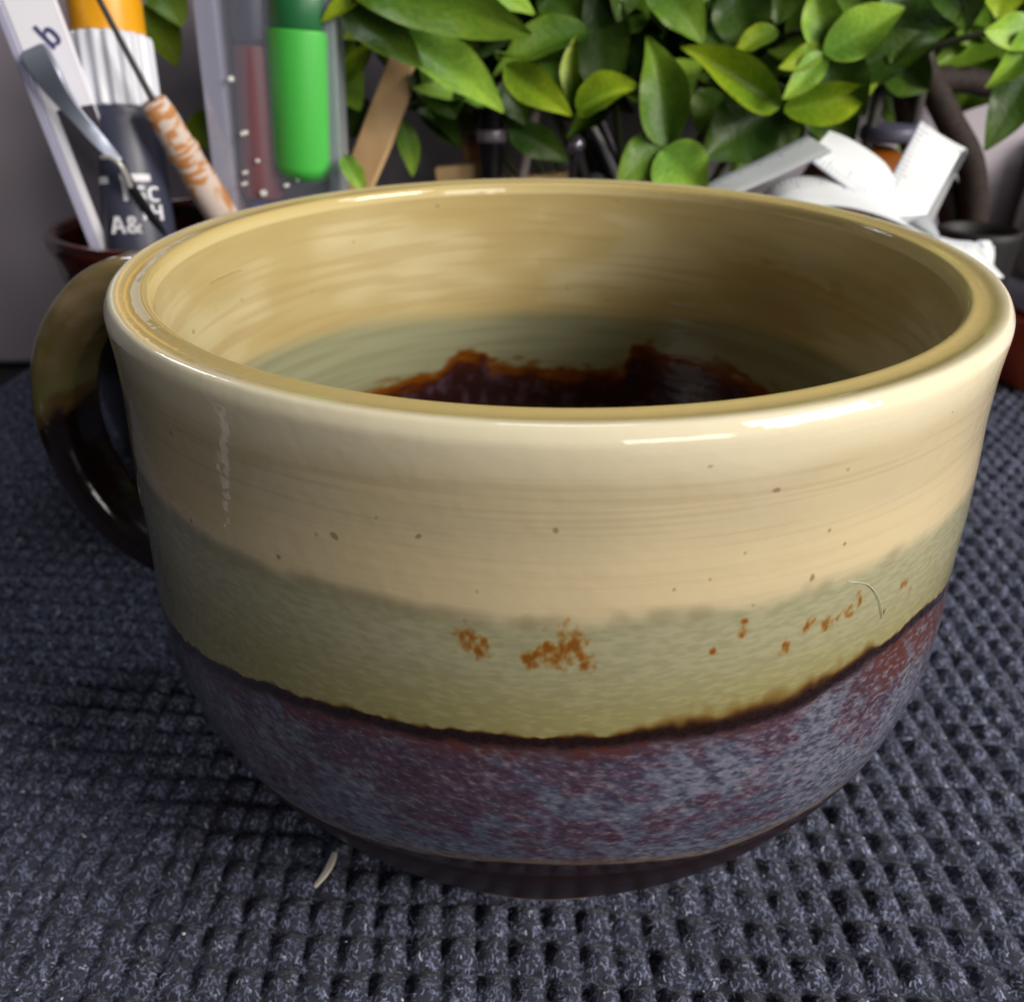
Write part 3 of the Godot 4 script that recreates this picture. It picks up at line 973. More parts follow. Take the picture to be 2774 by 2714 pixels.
func make_leaf_shapes() -> void:
	# unit leaves along +Y, faces to +Z: 0 open, 1 cupped, 2 folded along the midrib; three of each with their own curl
	for kind in 3:
		for v in 3:
			var am := ArrayMesh.new()
			var rows := []
			var uvs := []
			var cols := []
			var nr := 15
			var nc := 8
			var fold: float = [0.32, 0.75, 1.05][kind] * (0.75 + 0.3 * v)
			var curl: float = [0.16, 0.30, 0.20][kind] * (0.3 + 0.75 * v) * (-0.6 if kind == 0 and v == 1 else 1.0)
			for side in 2:
				for ii in nr + 1:
					var i := ii if side == 0 else nr - ii
					var t := float(i) / nr
					var w := 0.5 * pow(sin(PI * pow(clampf(t, 0.0, 1.0), 0.80)), 0.72) * (1.0 - 0.12 * t)
					w = maxf(w, 0.055 * (1.0 - t))
					if t > 0.985:
						w = 0.03
					var r := PackedVector3Array()
					var u := PackedVector2Array()
					var c := PackedColorArray()
					for j in nc + 1:
						var s := float(j) / nc * 2.0 - 1.0
						var z := fold * w * (absf(s) ** 1.35) - curl * t * t + (0.16 * sin(t * 8.0 + v * 2.0 + s * 1.5) + 0.07 * sin(t * 17.0 + v * 5.0 - s * 2.0)) * s * s * w
						z += -0.022 * exp(-s * s * 60.0) if side == 0 else 0.0
						if side == 1:
							z -= 0.024 * (1.0 - absf(s))
						var tw: float = (t - 0.3) * [0.5, -0.6, 0.35][v]
						var px: float = s * w * cos(fold * 0.6) + 0.05 * sin(t * 3.0 + v)
						r.append(Vector3(px * cos(tw) - z * sin(tw), t * (1.0 - 0.12 * curl), px * sin(tw) + z * cos(tw)) * (1.0 / CM))
						u.append(Vector2(s * 0.5 + 0.5, t))
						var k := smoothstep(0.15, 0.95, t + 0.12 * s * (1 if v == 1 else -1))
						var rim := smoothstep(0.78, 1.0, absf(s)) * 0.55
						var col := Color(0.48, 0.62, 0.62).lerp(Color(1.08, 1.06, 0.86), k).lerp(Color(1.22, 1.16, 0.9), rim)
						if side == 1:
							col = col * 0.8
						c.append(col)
					rows.append(r)
					uvs.append(u)
					cols.append(c)
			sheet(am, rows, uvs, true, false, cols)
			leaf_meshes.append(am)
	# linear greens: deep, mid, fresh, yellowish
	var im := Image.create(128, 256, false, Image.FORMAT_RGB8)
	for y in 256:
		var t := y / 255.0
		for x in 128:
			var s := absf(x / 127.0 * 2.0 - 1.0)
			var rib := exp(-s * s * 700.0) * 0.5
			var vein := pow(0.5 + 0.5 * cos((t * 9.0 - s * 1.5) * TAU), 14.0) * smoothstep(0.02, 0.12, s) * smoothstep(1.0, 0.7, s) * 0.28
			var blot := 0.14 * n_mid.get_noise_3d(x * 0.03, y * 0.03, 7.0) + 0.06 * n_cell.get_noise_3d(x * 0.03, y * 0.03, 3.0)
			var k := clampf(0.91 + blot * 0.5 + rib * 0.12 + vein * 0.15, 0, 1)
			im.set_pixel(x, y, Color(clampf(k + rib * 0.12 + blot * 0.5, 0, 1), k, clampf(k - 0.02 + rib * 0.1, 0, 1)))
	var veins := ImageTexture.create_from_image(im)
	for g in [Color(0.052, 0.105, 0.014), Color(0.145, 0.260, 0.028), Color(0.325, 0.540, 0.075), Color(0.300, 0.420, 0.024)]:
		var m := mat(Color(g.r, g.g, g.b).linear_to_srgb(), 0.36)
		m.vertex_color_use_as_albedo = true
		m.metallic_specular = 0.32
		m.albedo_texture = veins
		m.heightmap_enabled = true
		m.heightmap_texture = veins
		m.heightmap_scale = 0.03
		m.backlight_enabled = true
		m.backlight = Color(0.12, 0.15, 0.05)
		leaf_mats.append(m)


func leaf(parent: Node3D, base: Vector3, tip: Vector3, width: float, roll: float, tone: int, kind: int) -> void:
	var y := tip - base
	var eye := (Vector3(-0.5, 10.9, 11.0) - base).normalized()
	var d := y.normalized()
	var z := (eye - d * d.dot(eye)).normalized()
	if roll != 0.0:
		var up := (Vector3.UP - d * d.y).normalized()
		z = z.slerp(up, clampf(absf(roll) / 90.0, 0, 1)) if roll > 0.0 else z.rotated(d, deg_to_rad(roll))
	var x := y.normalized().cross(z).normalized()
	z = x.cross(d).normalized()
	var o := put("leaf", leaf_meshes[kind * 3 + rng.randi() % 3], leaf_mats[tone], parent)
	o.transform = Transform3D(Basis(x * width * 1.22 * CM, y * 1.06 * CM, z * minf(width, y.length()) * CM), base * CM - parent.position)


func houseplant() -> void:
	make_leaf_shapes()
	var foot := Vector3(3.0, 0.0, -15.6)
	var plant := thing("artificial_plant", "bushy green plant with small glossy leaves hanging behind the mug", "plant", foot)
	var pot := mat(Color(0.10, 0.09, 0.10), 0.5)
	put("pot", turned(PackedVector2Array([Vector2(0.01, 0), Vector2(2.1, 0), Vector2(2.25, 0.15), Vector2(2.8, 4.6), Vector2(2.95, 4.7), Vector2(2.95, 5.1), Vector2(2.7, 5.15), Vector2(2.6, 4.6), Vector2(0.01, 4.5)]), 48, foot), pot, plant)
	var bark := mat(Color(0.20, 0.24, 0.10), 0.7)
	for q in [Vector3(-2.5, 11.6, -11.6), Vector3(-1.5, 12.6, -11.4), Vector3(1.6, 9.9, -11.2), Vector3(3.6, 8.9, -11.0), Vector3(4.0, 11.8, -11.6), Vector3(6.7, 9.6, -11.4), Vector3(7.2, 11.0, -11.0), Vector3(10.6, 12.4, -11.8), Vector3(13.0, 11.0, -10.9), Vector3(-4.5, 12.8, -11.6), Vector3(-9.0, 12.8, -13.4), Vector3(-4.4, 9.0, -12.2), Vector3(-0.7, 10.1, -12.6)]:
		var start := foot + Vector3(q.x * 0.12, 4.5, 0.6)
		put("stem", rod(spline(PackedVector3Array([start, start.lerp(q, 0.4) + Vector3(0, 2.0, -1.0), start.lerp(q, 0.75) + Vector3(0, 1.6, -0.6), q]), 6), 0.13, 0.07, 8), bark, plant)
	leaf(plant, Vector3(-4.42, 12.42, -10.60), Vector3(-0.37, 11.07, -9.60), 1.31, 25, 1, 0)
	leaf(plant, Vector3(-4.39, 11.63, -11.00), Vector3(-2.66, 10.48, -10.20), 0.88, 15, 1, 0)
	leaf(plant, Vector3(-3.11, 11.10, -11.20), Vector3(-0.78, 9.64, -10.00), 1.02, 25, 2, 0)
	leaf(plant, Vector3(-1.21, 9.44, -11.60), Vector3(-2.84, 9.90, -11.20), 0.63, 60, 2, 1)
	leaf(plant, Vector3(-3.21, 12.12, -10.60), Vector3(-4.81, 11.45, -10.00), 0.71, 40, 3, 1)
	leaf(plant, Vector3(-4.05, 11.78, -12.40), Vector3(-4.65, 10.83, -12.00), 0.78, 0, 0, 0)
	leaf(plant, Vector3(-4.77, 10.07, -12.00), Vector3(-3.91, 10.88, -11.60), 0.44, 10, 3, 1)
	leaf(plant, Vector3(-4.01, 11.11, -11.80), Vector3(-4.62, 10.91, -11.50), 0.31, 40, 3, 0)
	leaf(plant, Vector3(-4.57, 8.50, -10.20), Vector3(-4.13, 7.70, -9.80), 0.43, 10, 2, 0)
	leaf(plant, Vector3(-3.50, 9.07, -13.40), Vector3(-3.26, 7.65, -13.20), 0.55, -10, 2, 0)
	leaf(plant, Vector3(-9.28, 12.24, -12.80), Vector3(-8.68, 11.27, -12.20), 0.86, 15, 2, 0)
	leaf(plant, Vector3(-9.96, 11.71, -13.40), Vector3(-9.30, 10.45, -13.00), 0.90, 10, 3, 0)
	leaf(plant, Vector3(-8.62, 8.97, -13.40), Vector3(-9.39, 8.62, -13.00), 0.80, 0, 3, 0)
	leaf(plant, Vector3(1.33, 11.10, -11.60), Vector3(-0.99, 10.44, -11.20), 0.94, 35, 1, 1)
	leaf(plant, Vector3(-0.67, 10.40, -10.60), Vector3(0.82, 9.47, -9.90), 0.76, 5, 3, 1)
	leaf(plant, Vector3(1.05, 9.51, -10.60), Vector3(2.40, 10.03, -10.20), 1.05, 10, 3, 2)
	leaf(plant, Vector3(1.02, 9.49, -10.80), Vector3(0.89, 11.08, -11.00), 0.53, -20, 3, 1)
	leaf(plant, Vector3(1.65, 12.12, -12.60), Vector3(1.87, 9.54, -12.00), 1.32, 0, 0, 0)
	leaf(plant, Vector3(3.22, 8.65, -10.40), Vector3(2.84, 11.01, -10.60), 1.15, 0, 1, 1)
	leaf(plant, Vector3(3.27, 9.63, -11.40), Vector3(3.92, 10.47, -11.00), 0.97, 20, 2, 0)
	leaf(plant, Vector3(3.35, 8.79, -10.40), Vector3(2.11, 7.90, -9.90), 1.00, 10, 1, 0)
	leaf(plant, Vector3(3.16, 8.65, -10.20), Vector3(4.08, 7.73, -9.60), 1.24, 20, 2, 0)
	leaf(plant, Vector3(5.97, 9.49, -10.80), Vector3(3.62, 10.83, -10.60), 1.00, 0, 3, 2)
	leaf(plant, Vector3(2.71, 12.14, -11.00), Vector3(3.90, 10.99, -10.40), 0.96, 20, 1, 0)
	leaf(plant, Vector3(5.74, 11.08, -10.90), Vector3(4.66, 10.67, -10.80), 0.54, 30, 3, 1)
	leaf(plant, Vector3(6.09, 9.39, -11.40), Vector3(4.42, 8.34, -11.00), 1.53, 0, 0, 0)
	leaf(plant, Vector3(4.93, 12.20, -12.00), Vector3(5.36, 10.68, -11.60), 1.22, 5, 0, 0)
	leaf(plant, Vector3(6.73, 10.69, -10.40), Vector3(6.33, 11.92, -10.60), 0.84, 10, 2, 1)
	leaf(plant, Vector3(6.67, 10.69, -10.30), Vector3(8.12, 11.53, -10.00), 1.00, -5, 2, 2)
	leaf(plant, Vector3(6.71, 10.69, -10.40), Vector3(5.70, 10.38, -10.10), 0.49, 10, 3, 1)
	leaf(plant, Vector3(6.76, 10.62, -10.30), Vector3(5.84, 9.82, -9.90), 0.58, 15, 2, 0)
	leaf(plant, Vector3(6.90, 10.67, -10.80), Vector3(7.87, 9.46, -10.40), 1.15, 0, 0, 0)
	leaf(plant, Vector3(9.67, 12.38, -11.60), Vector3(8.71, 10.50, -11.20), 1.62, 0, 0, 0)
	leaf(plant, Vector3(7.31, 10.21, -11.40), Vector3(9.45, 10.99, -11.00), 1.06, -5, 0, 1)
	leaf(plant, Vector3(6.07, 9.50, -10.70), Vector3(8.04, 9.89, -10.30), 1.03, 0, 3, 2)
	leaf(plant, Vector3(5.88, 9.51, -11.40), Vector3(6.58, 8.51, -11.20), 1.19, -5, 0, 0)
	leaf(plant, Vector3(7.23, 9.96, -11.80), Vector3(8.12, 8.79, -11.40), 1.19, 0, 0, 0)
	leaf(plant, Vector3(9.43, 12.24, -11.00), Vector3(10.13, 11.16, -10.60), 1.09, 5, 0, 1)
	leaf(plant, Vector3(11.70, 10.99, -10.60), Vector3(10.31, 11.09, -10.20), 0.77, 25, 2, 0)
	leaf(plant, Vector3(11.66, 10.94, -10.50), Vector3(10.70, 10.12, -10.10), 0.80, 10, 2, 1)
	leaf(plant, Vector3(12.10, 10.44, -11.00), Vector3(11.33, 8.63, -10.80), 0.97, -10, 0, 0)
	leaf(plant, Vector3(-0.68, 10.09, -11.60), Vector3(-0.15, 9.10, -11.40), 0.79, 0, 0, 0)
	leaf(plant, Vector3(-0.55, 9.00, -11.80), Vector3(0.92, 8.22, -11.60), 0.73, 0, 0, 0)
	leaf(plant, Vector3(-2.41, 10.71, -12.40), Vector3(-2.83, 9.60, -12.00), 0.80, 0, 0, 0)
	leaf(plant, Vector3(-1.63, 12.36, -11.20), Vector3(-0.07, 11.51, -10.60), 0.84, 30, 2, 0)
	leaf(plant, Vector3(0.35, 12.22, -12.40), Vector3(1.12, 11.33, -12.00), 1.03, 20, 0, 0)
	leaf(plant, Vector3(4.99, 9.71, -12.20), Vector3(4.37, 8.86, -12.00), 1.09, 10, 1, 0)
	leaf(plant, Vector3(0.11, 10.08, -11.90), Vector3(-0.35, 9.43, -11.70), 0.66, 10, 1, 0)
	leaf(plant, Vector3(2.24, 11.11, -12.60), Vector3(2.55, 12.23, -12.60), 1.05, 0, 1, 0)
	leaf(plant, Vector3(8.19, 12.32, -12.20), Vector3(8.05, 11.11, -11.80), 1.15, 10, 1, 0)
	leaf(plant, Vector3(4.04, 12.44, -12.40), Vector3(3.69, 11.44, -12.00), 1.02, 20, 1, 0)
	leaf(plant, Vector3(6.15, 12.42, -12.20), Vector3(6.02, 11.33, -12.00), 1.02, 20, 0, 0)
	leaf(plant, Vector3(11.37, 12.40, -11.80), Vector3(11.08, 11.43, -11.40), 1.00, 20, 3, 0)
	leaf(plant, Vector3(5.70, 10.54, -12.30), Vector3(5.49, 9.60, -12.00), 1.20, 0, 0, 0)
	leaf(plant, Vector3(-6.07, 12.45, -12.60), Vector3(-5.14, 11.66, -12.00), 0.90, 20, 1, 0)
	leaf(plant, Vector3(-4.33, 9.54, -13.00), Vector3(-4.83, 8.66, -12.80), 0.70, 0, 0, 0)
	# the leaves farther in, turned every way
	for k in 270:
		var x := rng.randf_range(-6.5, 17.0)
		var z := rng.randf_range(-17.2, -12.8)
		var floor_y := 9.4 - (z + 12.8) * -0.10
		if x > -3.2 and x < 5.0:
			floor_y = 10.1
		if x > 9.5:
			floor_y = 10.4
			z = rng.randf_range(-18.5, -16.2)
		if x < -4.0:
			floor_y = 10.6
		var y := rng.randf_range(floor_y, 14.6)
		var p := Vector3(x, y, z)
		var dir := Vector3(rng.randf_range(-1, 1), rng.randf_range(-0.9, 0.5), rng.randf_range(-0.3, 0.9)).normalized()
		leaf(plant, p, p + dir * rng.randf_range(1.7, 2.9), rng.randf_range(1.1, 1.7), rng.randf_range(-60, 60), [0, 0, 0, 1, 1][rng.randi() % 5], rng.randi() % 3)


# ---------------------------------------------------------------- things half hidden behind the mug

func clutter_behind() -> void:
	var oak := mat(Color(0.56, 0.40, 0.22), 0.55)
	oak.albedo_texture = noise_tex(0.02, 128, Color(0.7, 0.66, 0.6), Color(1, 1, 1), 21)
	var pale := mat(Color(0.88, 0.73, 0.52), 0.6)
	var bx := thing("wooden_box", "small brown wooden box with pale edges under the leaves", "box", Vector3(-0.8, 0, -16.2))
	put("box_body", block(Vector3(-0.8, 3.55, -16.2), Vector3(2.1, 3.55, 1.3), Basis(), 0.08), oak, bx)
	put("rim_slat", block(Vector3(-1.95, 7.45, -15.0), Vector3(0.85, 0.26, 0.25), Basis(Vector3(0, 0, 1), 0.09), 0.05), pale, bx)
	put("rim_slat", block(Vector3(0.35, 7.27, -15.0), Vector3(0.95, 0.16, 0.3), Basis(Vector3(0, 0, 1), 0.12), 0.05), pale, bx)
	put("post", block(Vector3(-1.62, 7.6, -15.6), Vector3(0.28, 0.9, 0.3), Basis(Vector3(0, 0, 1), 0.25), 0.06), oak, bx)

	var a := Vector3(-1.10, 0.0, -14.2)
	var pn := thing("black_pen", "black pen with a silver ring standing by the wooden box", "pen", a)
	put("barrel", spindle(a, a + Vector3.UP, PackedVector2Array([Vector2(0.02, 0.0), Vector2(0.28, 0.03), Vector2(0.32, 0.4), Vector2(0.33, 7.4), Vector2(0.36, 8.3), Vector2(0.36, 8.4)]), 28), mat(Color(0.07, 0.05, 0.07), 0.3), pn)
	put("silver_ring", spindle(a, a + Vector3.UP, PackedVector2Array([Vector2(0.3, 8.38), Vector2(0.42, 8.4), Vector2(0.43, 8.5), Vector2(0.43, 8.68), Vector2(0.40, 8.73), Vector2(0.3, 8.75)]), 32), mat(Color(0.72, 0.68, 0.74), 0.25, 0.6), pn)
	put("cap", spindle(a, a + Vector3.UP, PackedVector2Array([Vector2(0.3, 8.72), Vector2(0.38, 8.74), Vector2(0.38, 10.2), Vector2(0.3, 10.4), Vector2(0.02, 10.45)]), 28), mat(Color(0.06, 0.06, 0.09), 0.3), pn)

	var pl := thing("navy_pliers", "navy blue tool handle leaning beside two silver balls", "pliers", Vector3(4.2, 0, -13.6))
	put("handle", rod(spline(PackedVector3Array([Vector3(1.15, 9.7, -14.6), Vector3(1.7, 8.75, -14.6), Vector3(2.2, 7.9, -14.5), Vector3(2.75, 6.6, -14.3), Vector3(3.3, 4.2, -14.0), Vector3(4.2, 0.2, -13.6)]), 5), 0.33, 0.38), mat(Color(0.025, 0.03, 0.075), 0.3), pl)
	put("jaw", rod(PackedVector3Array([Vector3(1.75, 9.5, -14.8), Vector3(2.3, 8.5, -14.8), Vector3(2.9, 7.4, -14.7), Vector3(4.3, 0.3, -13.9)]), 0.12, 0.16), mat(Color(0.5, 0.47, 0.52), 0.35, 0.5), pl)
	var silver := mat(Color(0.72, 0.70, 0.76), 0.18, 0.8)
	for q in [[Vector3(1.30, 8.33, -14.0), 0.27, "silver ball stylus whose higher ball stands by the navy handle"], [Vector3(1.85, 7.38, -13.4), 0.31, "silver ball stylus whose lower ball shows just over the mug's rim"]]:
		var p: Vector3 = q[0]
		var r: float = q[1]
		var bs := thing("ball_stylus", q[2], "stylus", Vector3(p.x - 0.4, 0, p.z), "silver ball styluses behind the mug")
		var prof := PackedVector2Array()
		for k in 13:
			prof.append(Vector2(maxf(sin(PI * k / 12.0) * r, 0.004), -cos(PI * k / 12.0) * r))
		put("ball", turned(prof, 28, p), silver, bs)
		put("shaft", rod(PackedVector3Array([p - Vector3(0, r * 0.9, 0), p - Vector3(0.12, 1.5, 0), Vector3(p.x - 0.4, 0.05, p.z)]), 0.09, 0.2), mat(Color(0.30, 0.28, 0.31), 0.35, 0.5), bs)
	var gs := thing("grey_stick", "thin pale grey stick rising between the leaves", "stick", Vector3(-1.3, 0, -13.9))
	put("stick", rod(PackedVector3Array([Vector3(-1.3, 0.1, -13.9), Vector3(-0.25, 7.4, -13.9), Vector3(0.35, 10.4, -13.9)]), 0.16, 0.16), mat(Color(0.55, 0.50, 0.49), 0.5), gs)


# ---------------------------------------------------------------- tape measure

func tape_texture() -> ImageTexture:
	# 12 cm of tape, 1.4 cm wide: fine ticks along one edge, longer ones each half and whole centimetre, digits
	var w := 1536
	var h := 180
	var im := Image.create(w, h, false, Image.FORMAT_RGB8)
	im.fill(Color(0.93, 0.935, 0.93))
	var ink := Color(0.62, 0.64, 0.71)
	for k in 120:
		var len := 36 if k % 5 else 52
		if k % 10 == 0:
			len = 70
		im.fill_rect(Rect2i(int(k * 12.8), 0, 3, len), ink)
	im.fill_rect(Rect2i(0, 0, w, 4), ink)
	var segs := [[1, 1, 1, 1, 1, 1, 0], [0, 1, 1, 0, 0, 0, 0], [1, 1, 0, 1, 1, 0, 1], [1, 1, 1, 1, 0, 0, 1], [0, 1, 1, 0, 0, 1, 1], [1, 0, 1, 1, 0, 1, 1], [1, 0, 1, 1, 1, 1, 1], [1, 1, 1, 0, 0, 0, 0], [1, 1, 1, 1, 1, 1, 1], [1, 1, 1, 1, 0, 1, 1]]
	for k in 12:
		var n := 11 + k
		if k != 40:
			continue
		for dgt in 2:
			var v: int = n / 10 if dgt == 0 else n % 10
			var x := int(k * 128 + 90 + dgt * 40)
			var bars := [Rect2i(x, 88, 28, 9), Rect2i(x + 20, 88, 9, 32), Rect2i(x + 20, 118, 9, 32), Rect2i(x, 142, 28, 9), Rect2i(x, 118, 9, 32), Rect2i(x, 88, 9, 32), Rect2i(x, 115, 28, 9)]
			for s in 7:
				if segs[v][s]:
					im.fill_rect(bars[s], ink)
	return ImageTexture.create_from_image(im)


func ribbon(called: String, mids: Array, sides: Array, m: Material, parent: Node3D, flip_v := false) -> void:
	var p := spline(PackedVector3Array(mids), 8)
	var s := spline(PackedVector3Array(sides), 8)
	var am := ArrayMesh.new()
	var rows := []
	var uvs := []
	var run := rng.randf() * 4.0
	for i in p.size():
		if i > 0:
			run += p[i].distance_to(p[i - 1])
		var d := (p[mini(i + 1, p.size() - 1)] - p[maxi(i - 1, 0)]).normalized()
		var w := (s[i] - d * s[i].dot(d)).normalized() * 0.60
		var up := d.cross(w).normalized() * 0.028
		var r := PackedVector3Array()
		var u := PackedVector2Array()
		for q in [Vector2(-1, -1), Vector2(-0.5, -1), Vector2(0, -1), Vector2(0.5, -1), Vector2(1, -1), Vector2(1, 1), Vector2(0.5, 1), Vector2(0, 1), Vector2(-0.5, 1), Vector2(-1, 1), Vector2(-1, -1)]:
			r.append(p[i] + w * q.x + up * q.y)
			var vv: float = q.x * 0.5 + 0.5
			u.append(Vector2(run / 12.0, 1.0 - vv if flip_v else vv))
		rows.append(r)
		uvs.append(u)
	sheet(am, rows, uvs, true, true)
	put(called, am, m, parent)


func measuring_tape() -> void:
	var t := thing("measuring_tape", "crumpled white tape measure with fine tick marks piled behind the mug's rim", "tape measure", Vector3(8.0, 0, -9.0))
	var m := mat(Color(0.93, 0.94, 0.95), 0.42)
	m.albedo_texture = tape_texture()
	m.backlight_enabled = true
	m.backlight = Color(0.10, 0.10, 0.10)
	# left strip rising to its fold, then the broad face coming down again
	ribbon("tape_loop", [Vector3(3.0, 0.6, -8.6), Vector3(3.0, 4.5, -8.8), Vector3(3.3, 7.0, -8.9), Vector3(4.2, 7.78, -9.0), Vector3(5.4, 8.32, -9.1), Vector3(6.55, 8.86, -9.2)], [Vector3(0, 0.1, -1), Vector3(0, 0.1, -1), Vector3(-0.1, 0.15, -1), Vector3(-0.1, 0.16, -1), Vector3(-0.1, 0.17, -1), Vector3(-0.12, 0.2, -1)], m, t, true)
	ribbon("tape_loop", [Vector3(6.55, 8.84, -9.25), Vector3(6.95, 8.62, -9.05), Vector3(7.45, 8.33, -8.9), Vector3(7.95, 7.98, -8.8), Vector3(8.2, 7.5, -8.95), Vector3(8.0, 6.6, -9.4), Vector3(7.6, 3.0, -9.8), Vector3(7.4, 0.5, -9.8)], [Vector3(0.2, 0.5, -0.8), Vector3(0.3, 0.6, -0.7), Vector3(0.4, 0.65, -0.65), Vector3(0.45, 0.6, -0.65), Vector3(0.6, 0.5, -0.6), Vector3(0.9, 0.2, -0.4), Vector3(1, 0, -0.2), Vector3(1, 0, -0.1)], m, t)
	# near strip running down to the right
	ribbon("tape_loop", [Vector3(4.6, 6.6, -8.4), Vector3(5.5, 7.75, -8.4), Vector3(6.6, 7.95, -8.3), Vector3(7.7, 7.66, -8.2), Vector3(8.8, 7.10, -8.2), Vector3(9.8, 6.62, -8.2), Vector3(10.5, 6.42, -8.3), Vector3(10.9, 6.05, -8.5), Vector3(10.8, 3.2, -8.8), Vector3(10.4, 0.5, -8.9)], [Vector3(0.1, 0.4, -0.9), Vector3(0.2, 0.4, -0.9), Vector3(0.2, 0.35, -0.9), Vector3(0.1, 0.2, -1), Vector3(0.0, 0.05, -1), Vector3(0.1, 0.3, -0.95), Vector3(0.2, 0.4, -0.9), Vector3(0.5, 0.3, -0.8), Vector3(0.8, 0.1, -0.6), Vector3(1, 0, -0.4)], m, t, true)
	# upright loop, its face turned to the front
	ribbon("tape_loop", [Vector3(9.0, 0.6, -11.6), Vector3(9.6, 4.5, -11.6), Vector3(10.0, 7.6, -11.0), Vector3(9.95, 8.6, -10.4), Vector3(9.55, 8.95, -9.7), Vector3(9.2, 8.45, -9.35), Vector3(8.85, 7.7, -9.15), Vector3(8.5, 6.95, -9.0), Vector3(8.3, 5.2, -9.4), Vector3(8.6, 0.6, -9.7)], [Vector3(1, 0, 0.3), Vector3(1, -0.1, 0.3), Vector3(1, -0.3, 0.3), Vector3(0.9, -0.5, 0.2), Vector3(0.9, -0.45, 0.15), Vector3(0.9, -0.45, 0.1), Vector3(0.9, -0.4, 0.1), Vector3(0.95, -0.3, 0.1), Vector3(1, 0, 0.1), Vector3(1, 0, 0.1)], m, t)
	ribbon("tape_loop", [Vector3(7.9, 5.0, -8.9), Vector3(8.1, 6.95, -8.7), Vector3(8.4, 7.3, -8.6), Vector3(8.8, 7.2, -8.75), Vector3(9.3, 6.3, -9.0), Vector3(9.7, 4.0, -9.4), Vector3(9.8, 0.6, -9.6)], [Vector3(0.5, 0.2, 1), Vector3(0.5, 0.2, 1), Vector3(0.5, 0.2, 1), Vector3(0.5, 0.3, 1), Vector3(0.6, 0.4, 0.9), Vector3(0.6, 0.2, 0.9), Vector3(0.6, 0.1, 0.9)], m, t)


# ---------------------------------------------------------------- right edge

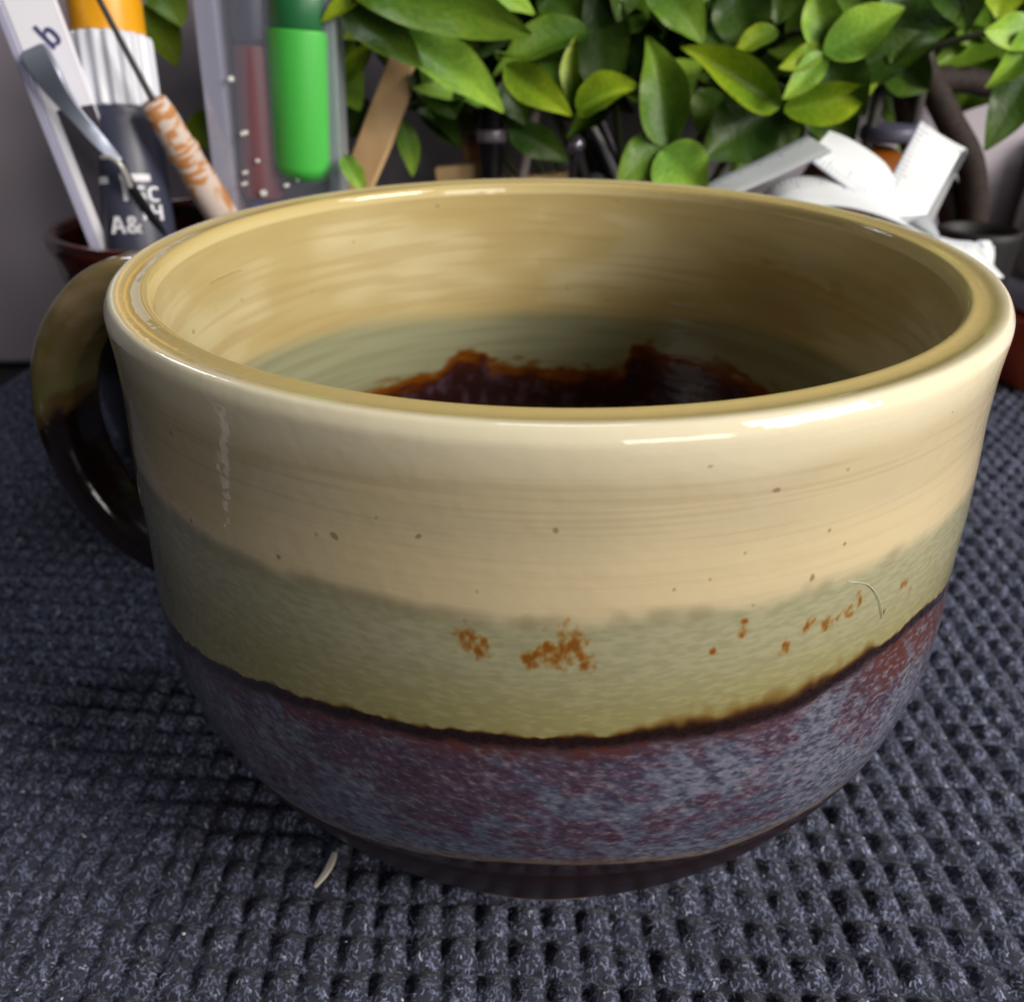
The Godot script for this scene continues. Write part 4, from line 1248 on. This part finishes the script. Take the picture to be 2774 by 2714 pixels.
func things_at_right() -> void:
	var c := Vector3(9.7, 0, -14.6)
	var jar := thing("orange_jar", "amber orange jar with a grey disc on it behind the tape measure", "jar", c)
	put("jar_body", turned(spline2(PackedVector2Array([Vector2(0.01, 0), Vector2(1.55, 0), Vector2(1.75, 0.2), Vector2(1.75, 6.6), Vector2(1.6, 7.3), Vector2(1.25, 7.9), Vector2(0.8, 8.25), Vector2(0.01, 8.3)]), 4), 48, c), mat(Color(0.50, 0.27, 0.03), 0.35), jar)
	var disc := thing("grey_disc", "flat grey disc resting tilted on top of the orange jar", "disc", Vector3(10.15, 8.5, -14.1))
	put("disc", turned(PackedVector2Array([Vector2(0.01, 8.40), Vector2(0.72, 8.42), Vector2(0.82, 8.52), Vector2(0.82, 8.75), Vector2(0.7, 8.86), Vector2(0.01, 8.9)]), 40, Vector3(10.2, 0, -14.1)), mat(Color(0.34, 0.34, 0.42), 0.45), disc)
	for q in [[Vector3(9.55, 8.2, -13.9), Vector3(9.65, 10.4, -13.9), "left of the grey disc"], [Vector3(11.0, 0.1, -14.0), Vector3(10.85, 10.9, -14.2), "right of the grey disc"]]:
		var s := thing("clear_rod", "thin cloudy clear rod standing " + q[2], "rod", q[0])
		put("rod", rod(PackedVector3Array([q[0], q[0].lerp(q[1], 0.5), q[1]]), 0.17, 0.15), mat(Color(0.27, 0.26, 0.25), 0.3), s)
	var brown := mat(Color(0.20, 0.14, 0.11), 0.8)
	brown.albedo_texture = noise_tex(0.05, 128, Color(0.55, 0.5, 0.5), Color(1, 1, 1), 31)
	var br := thing("brown_branch", "dark brown twisted branch arching at the right behind the tape measure", "branch", Vector3(14.4, 0, -15.2))
	put("limb", rod(spline(PackedVector3Array([Vector3(14.4, 0.1, -15.2), Vector3(14.0, 4.5, -15.0), Vector3(13.3, 7.4, -14.9), Vector3(12.2, 8.9, -14.9), Vector3(11.1, 10.3, -15.0), Vector3(10.3, 11.5, -15.2)]), 6), 0.42, 0.34), brown, br)
	put("limb", rod(spline(PackedVector3Array([Vector3(11.4, 9.9, -15.2), Vector3(12.4, 9.95, -15.4), Vector3(13.6, 9.75, -15.4), Vector3(14.9, 9.5, -15.5)]), 6), 0.38, 0.3), brown, br)
	put("limb", rod(spline(PackedVector3Array([Vector3(14.0, 4.2, -15.2), Vector3(13.0, 6.8, -15.6), Vector3(11.8, 8.0, -15.8), Vector3(11.0, 9.7, -15.7)]), 6), 0.45, 0.3), brown, br)
	c = Vector3(12.9, 0, -13.0)
	var blk := thing("black_pot", "black open pot in shade beside the tape measure", "pot", c)
	put("pot_body", turned(PackedVector2Array([Vector2(0.01, 0), Vector2(0.85, 0), Vector2(0.95, 0.1), Vector2(1.10, 6.0), Vector2(1.13, 6.2), Vector2(1.0, 6.25), Vector2(0.9, 5.9), Vector2(0.8, 0.5), Vector2(0.01, 0.4)]), 48, c), mat(Color(0.025, 0.02, 0.022), 0.6), blk)
	# a small stack cut by the right edge: orange dish, white bowl, hazy glass jar
	c = Vector3(19.0, 0, -17.0)
	var ob := thing("orange_dish", "glossy orange dish under the white bowl at the right edge", "dish", c)
	put("dish_body", turned(spline2(PackedVector2Array([Vector2(0.01, -0.03), Vector2(1.3, -0.03), Vector2(1.6, 0.3), Vector2(1.95, 1.2), Vector2(2.0, 2.2), Vector2(1.8, 2.55), Vector2(0.01, 2.6)]), 4), 60, c), mat(Color(0.66, 0.25, 0.07), 0.25), ob)
	var wb := thing("white_bowl", "small white bowl between the orange dish and the glass jar", "bowl", c + Vector3(0, 2.6, 0))
	put("bowl_body", turned(spline2(PackedVector2Array([Vector2(0.01, 2.6), Vector2(1.3, 2.6), Vector2(1.8, 2.8), Vector2(2.2, 3.4), Vector2(2.25, 3.7), Vector2(2.1, 3.8), Vector2(0.01, 3.8)]), 4), 56, c), mat(Color(0.74, 0.75, 0.81), 0.35), wb)
	var gj := thing("glass_jar", "hazy glass jar with yellow green filling at the right edge", "jar", c + Vector3(0, 3.8, 0))
	put("glass", turned(spline2(PackedVector2Array([Vector2(0.01, 3.82), Vector2(2.0, 3.82), Vector2(2.3, 4.0), Vector2(2.4, 5.2), Vector2(2.4, 6.2), Vector2(2.3, 7.0), Vector2(2.2, 7.4)]), 4), 56, c), clear(Color(0.33, 0.31, 0.31), 0.62, 0.3), gj)
	put("filling", turned(PackedVector2Array([Vector2(0.01, 3.95), Vector2(1.85, 3.95), Vector2(2.0, 4.1), Vector2(2.05, 5.2), Vector2(1.9, 5.4), Vector2(0.01, 5.45)]), 40, c), mat(Color(0.60, 0.61, 0.33), 0.6), gj)
	var pb := thing("purple_block", "dull purple grey block behind the glass jar", "block", Vector3(20.2, 0, -19.5))
	put("block", block(Vector3(20.2, 4.0, -19.5), Vector3(2.2, 4.25, 0.5), Basis(Vector3.UP, 0.1), 0.12), mat(Color(0.24, 0.21, 0.29), 0.5), pb)
	# a slip of white paper lying beyond the left edge of the picture; the mug's side mirrors it
	var slip := thing("paper_slip", "narrow slip of white paper lying on the mat, mirrored in the mug's left side", "paper", Vector3(-22.0, 0, 5.1))
	put("paper", block(Vector3(-22.0, 0.10, 5.1), Vector3(2.6, 0.03, 0.36), Basis(Vector3.UP, 0.1), 0.02), mat(Color(0.9, 0.9, 0.92), 0.6), slip)
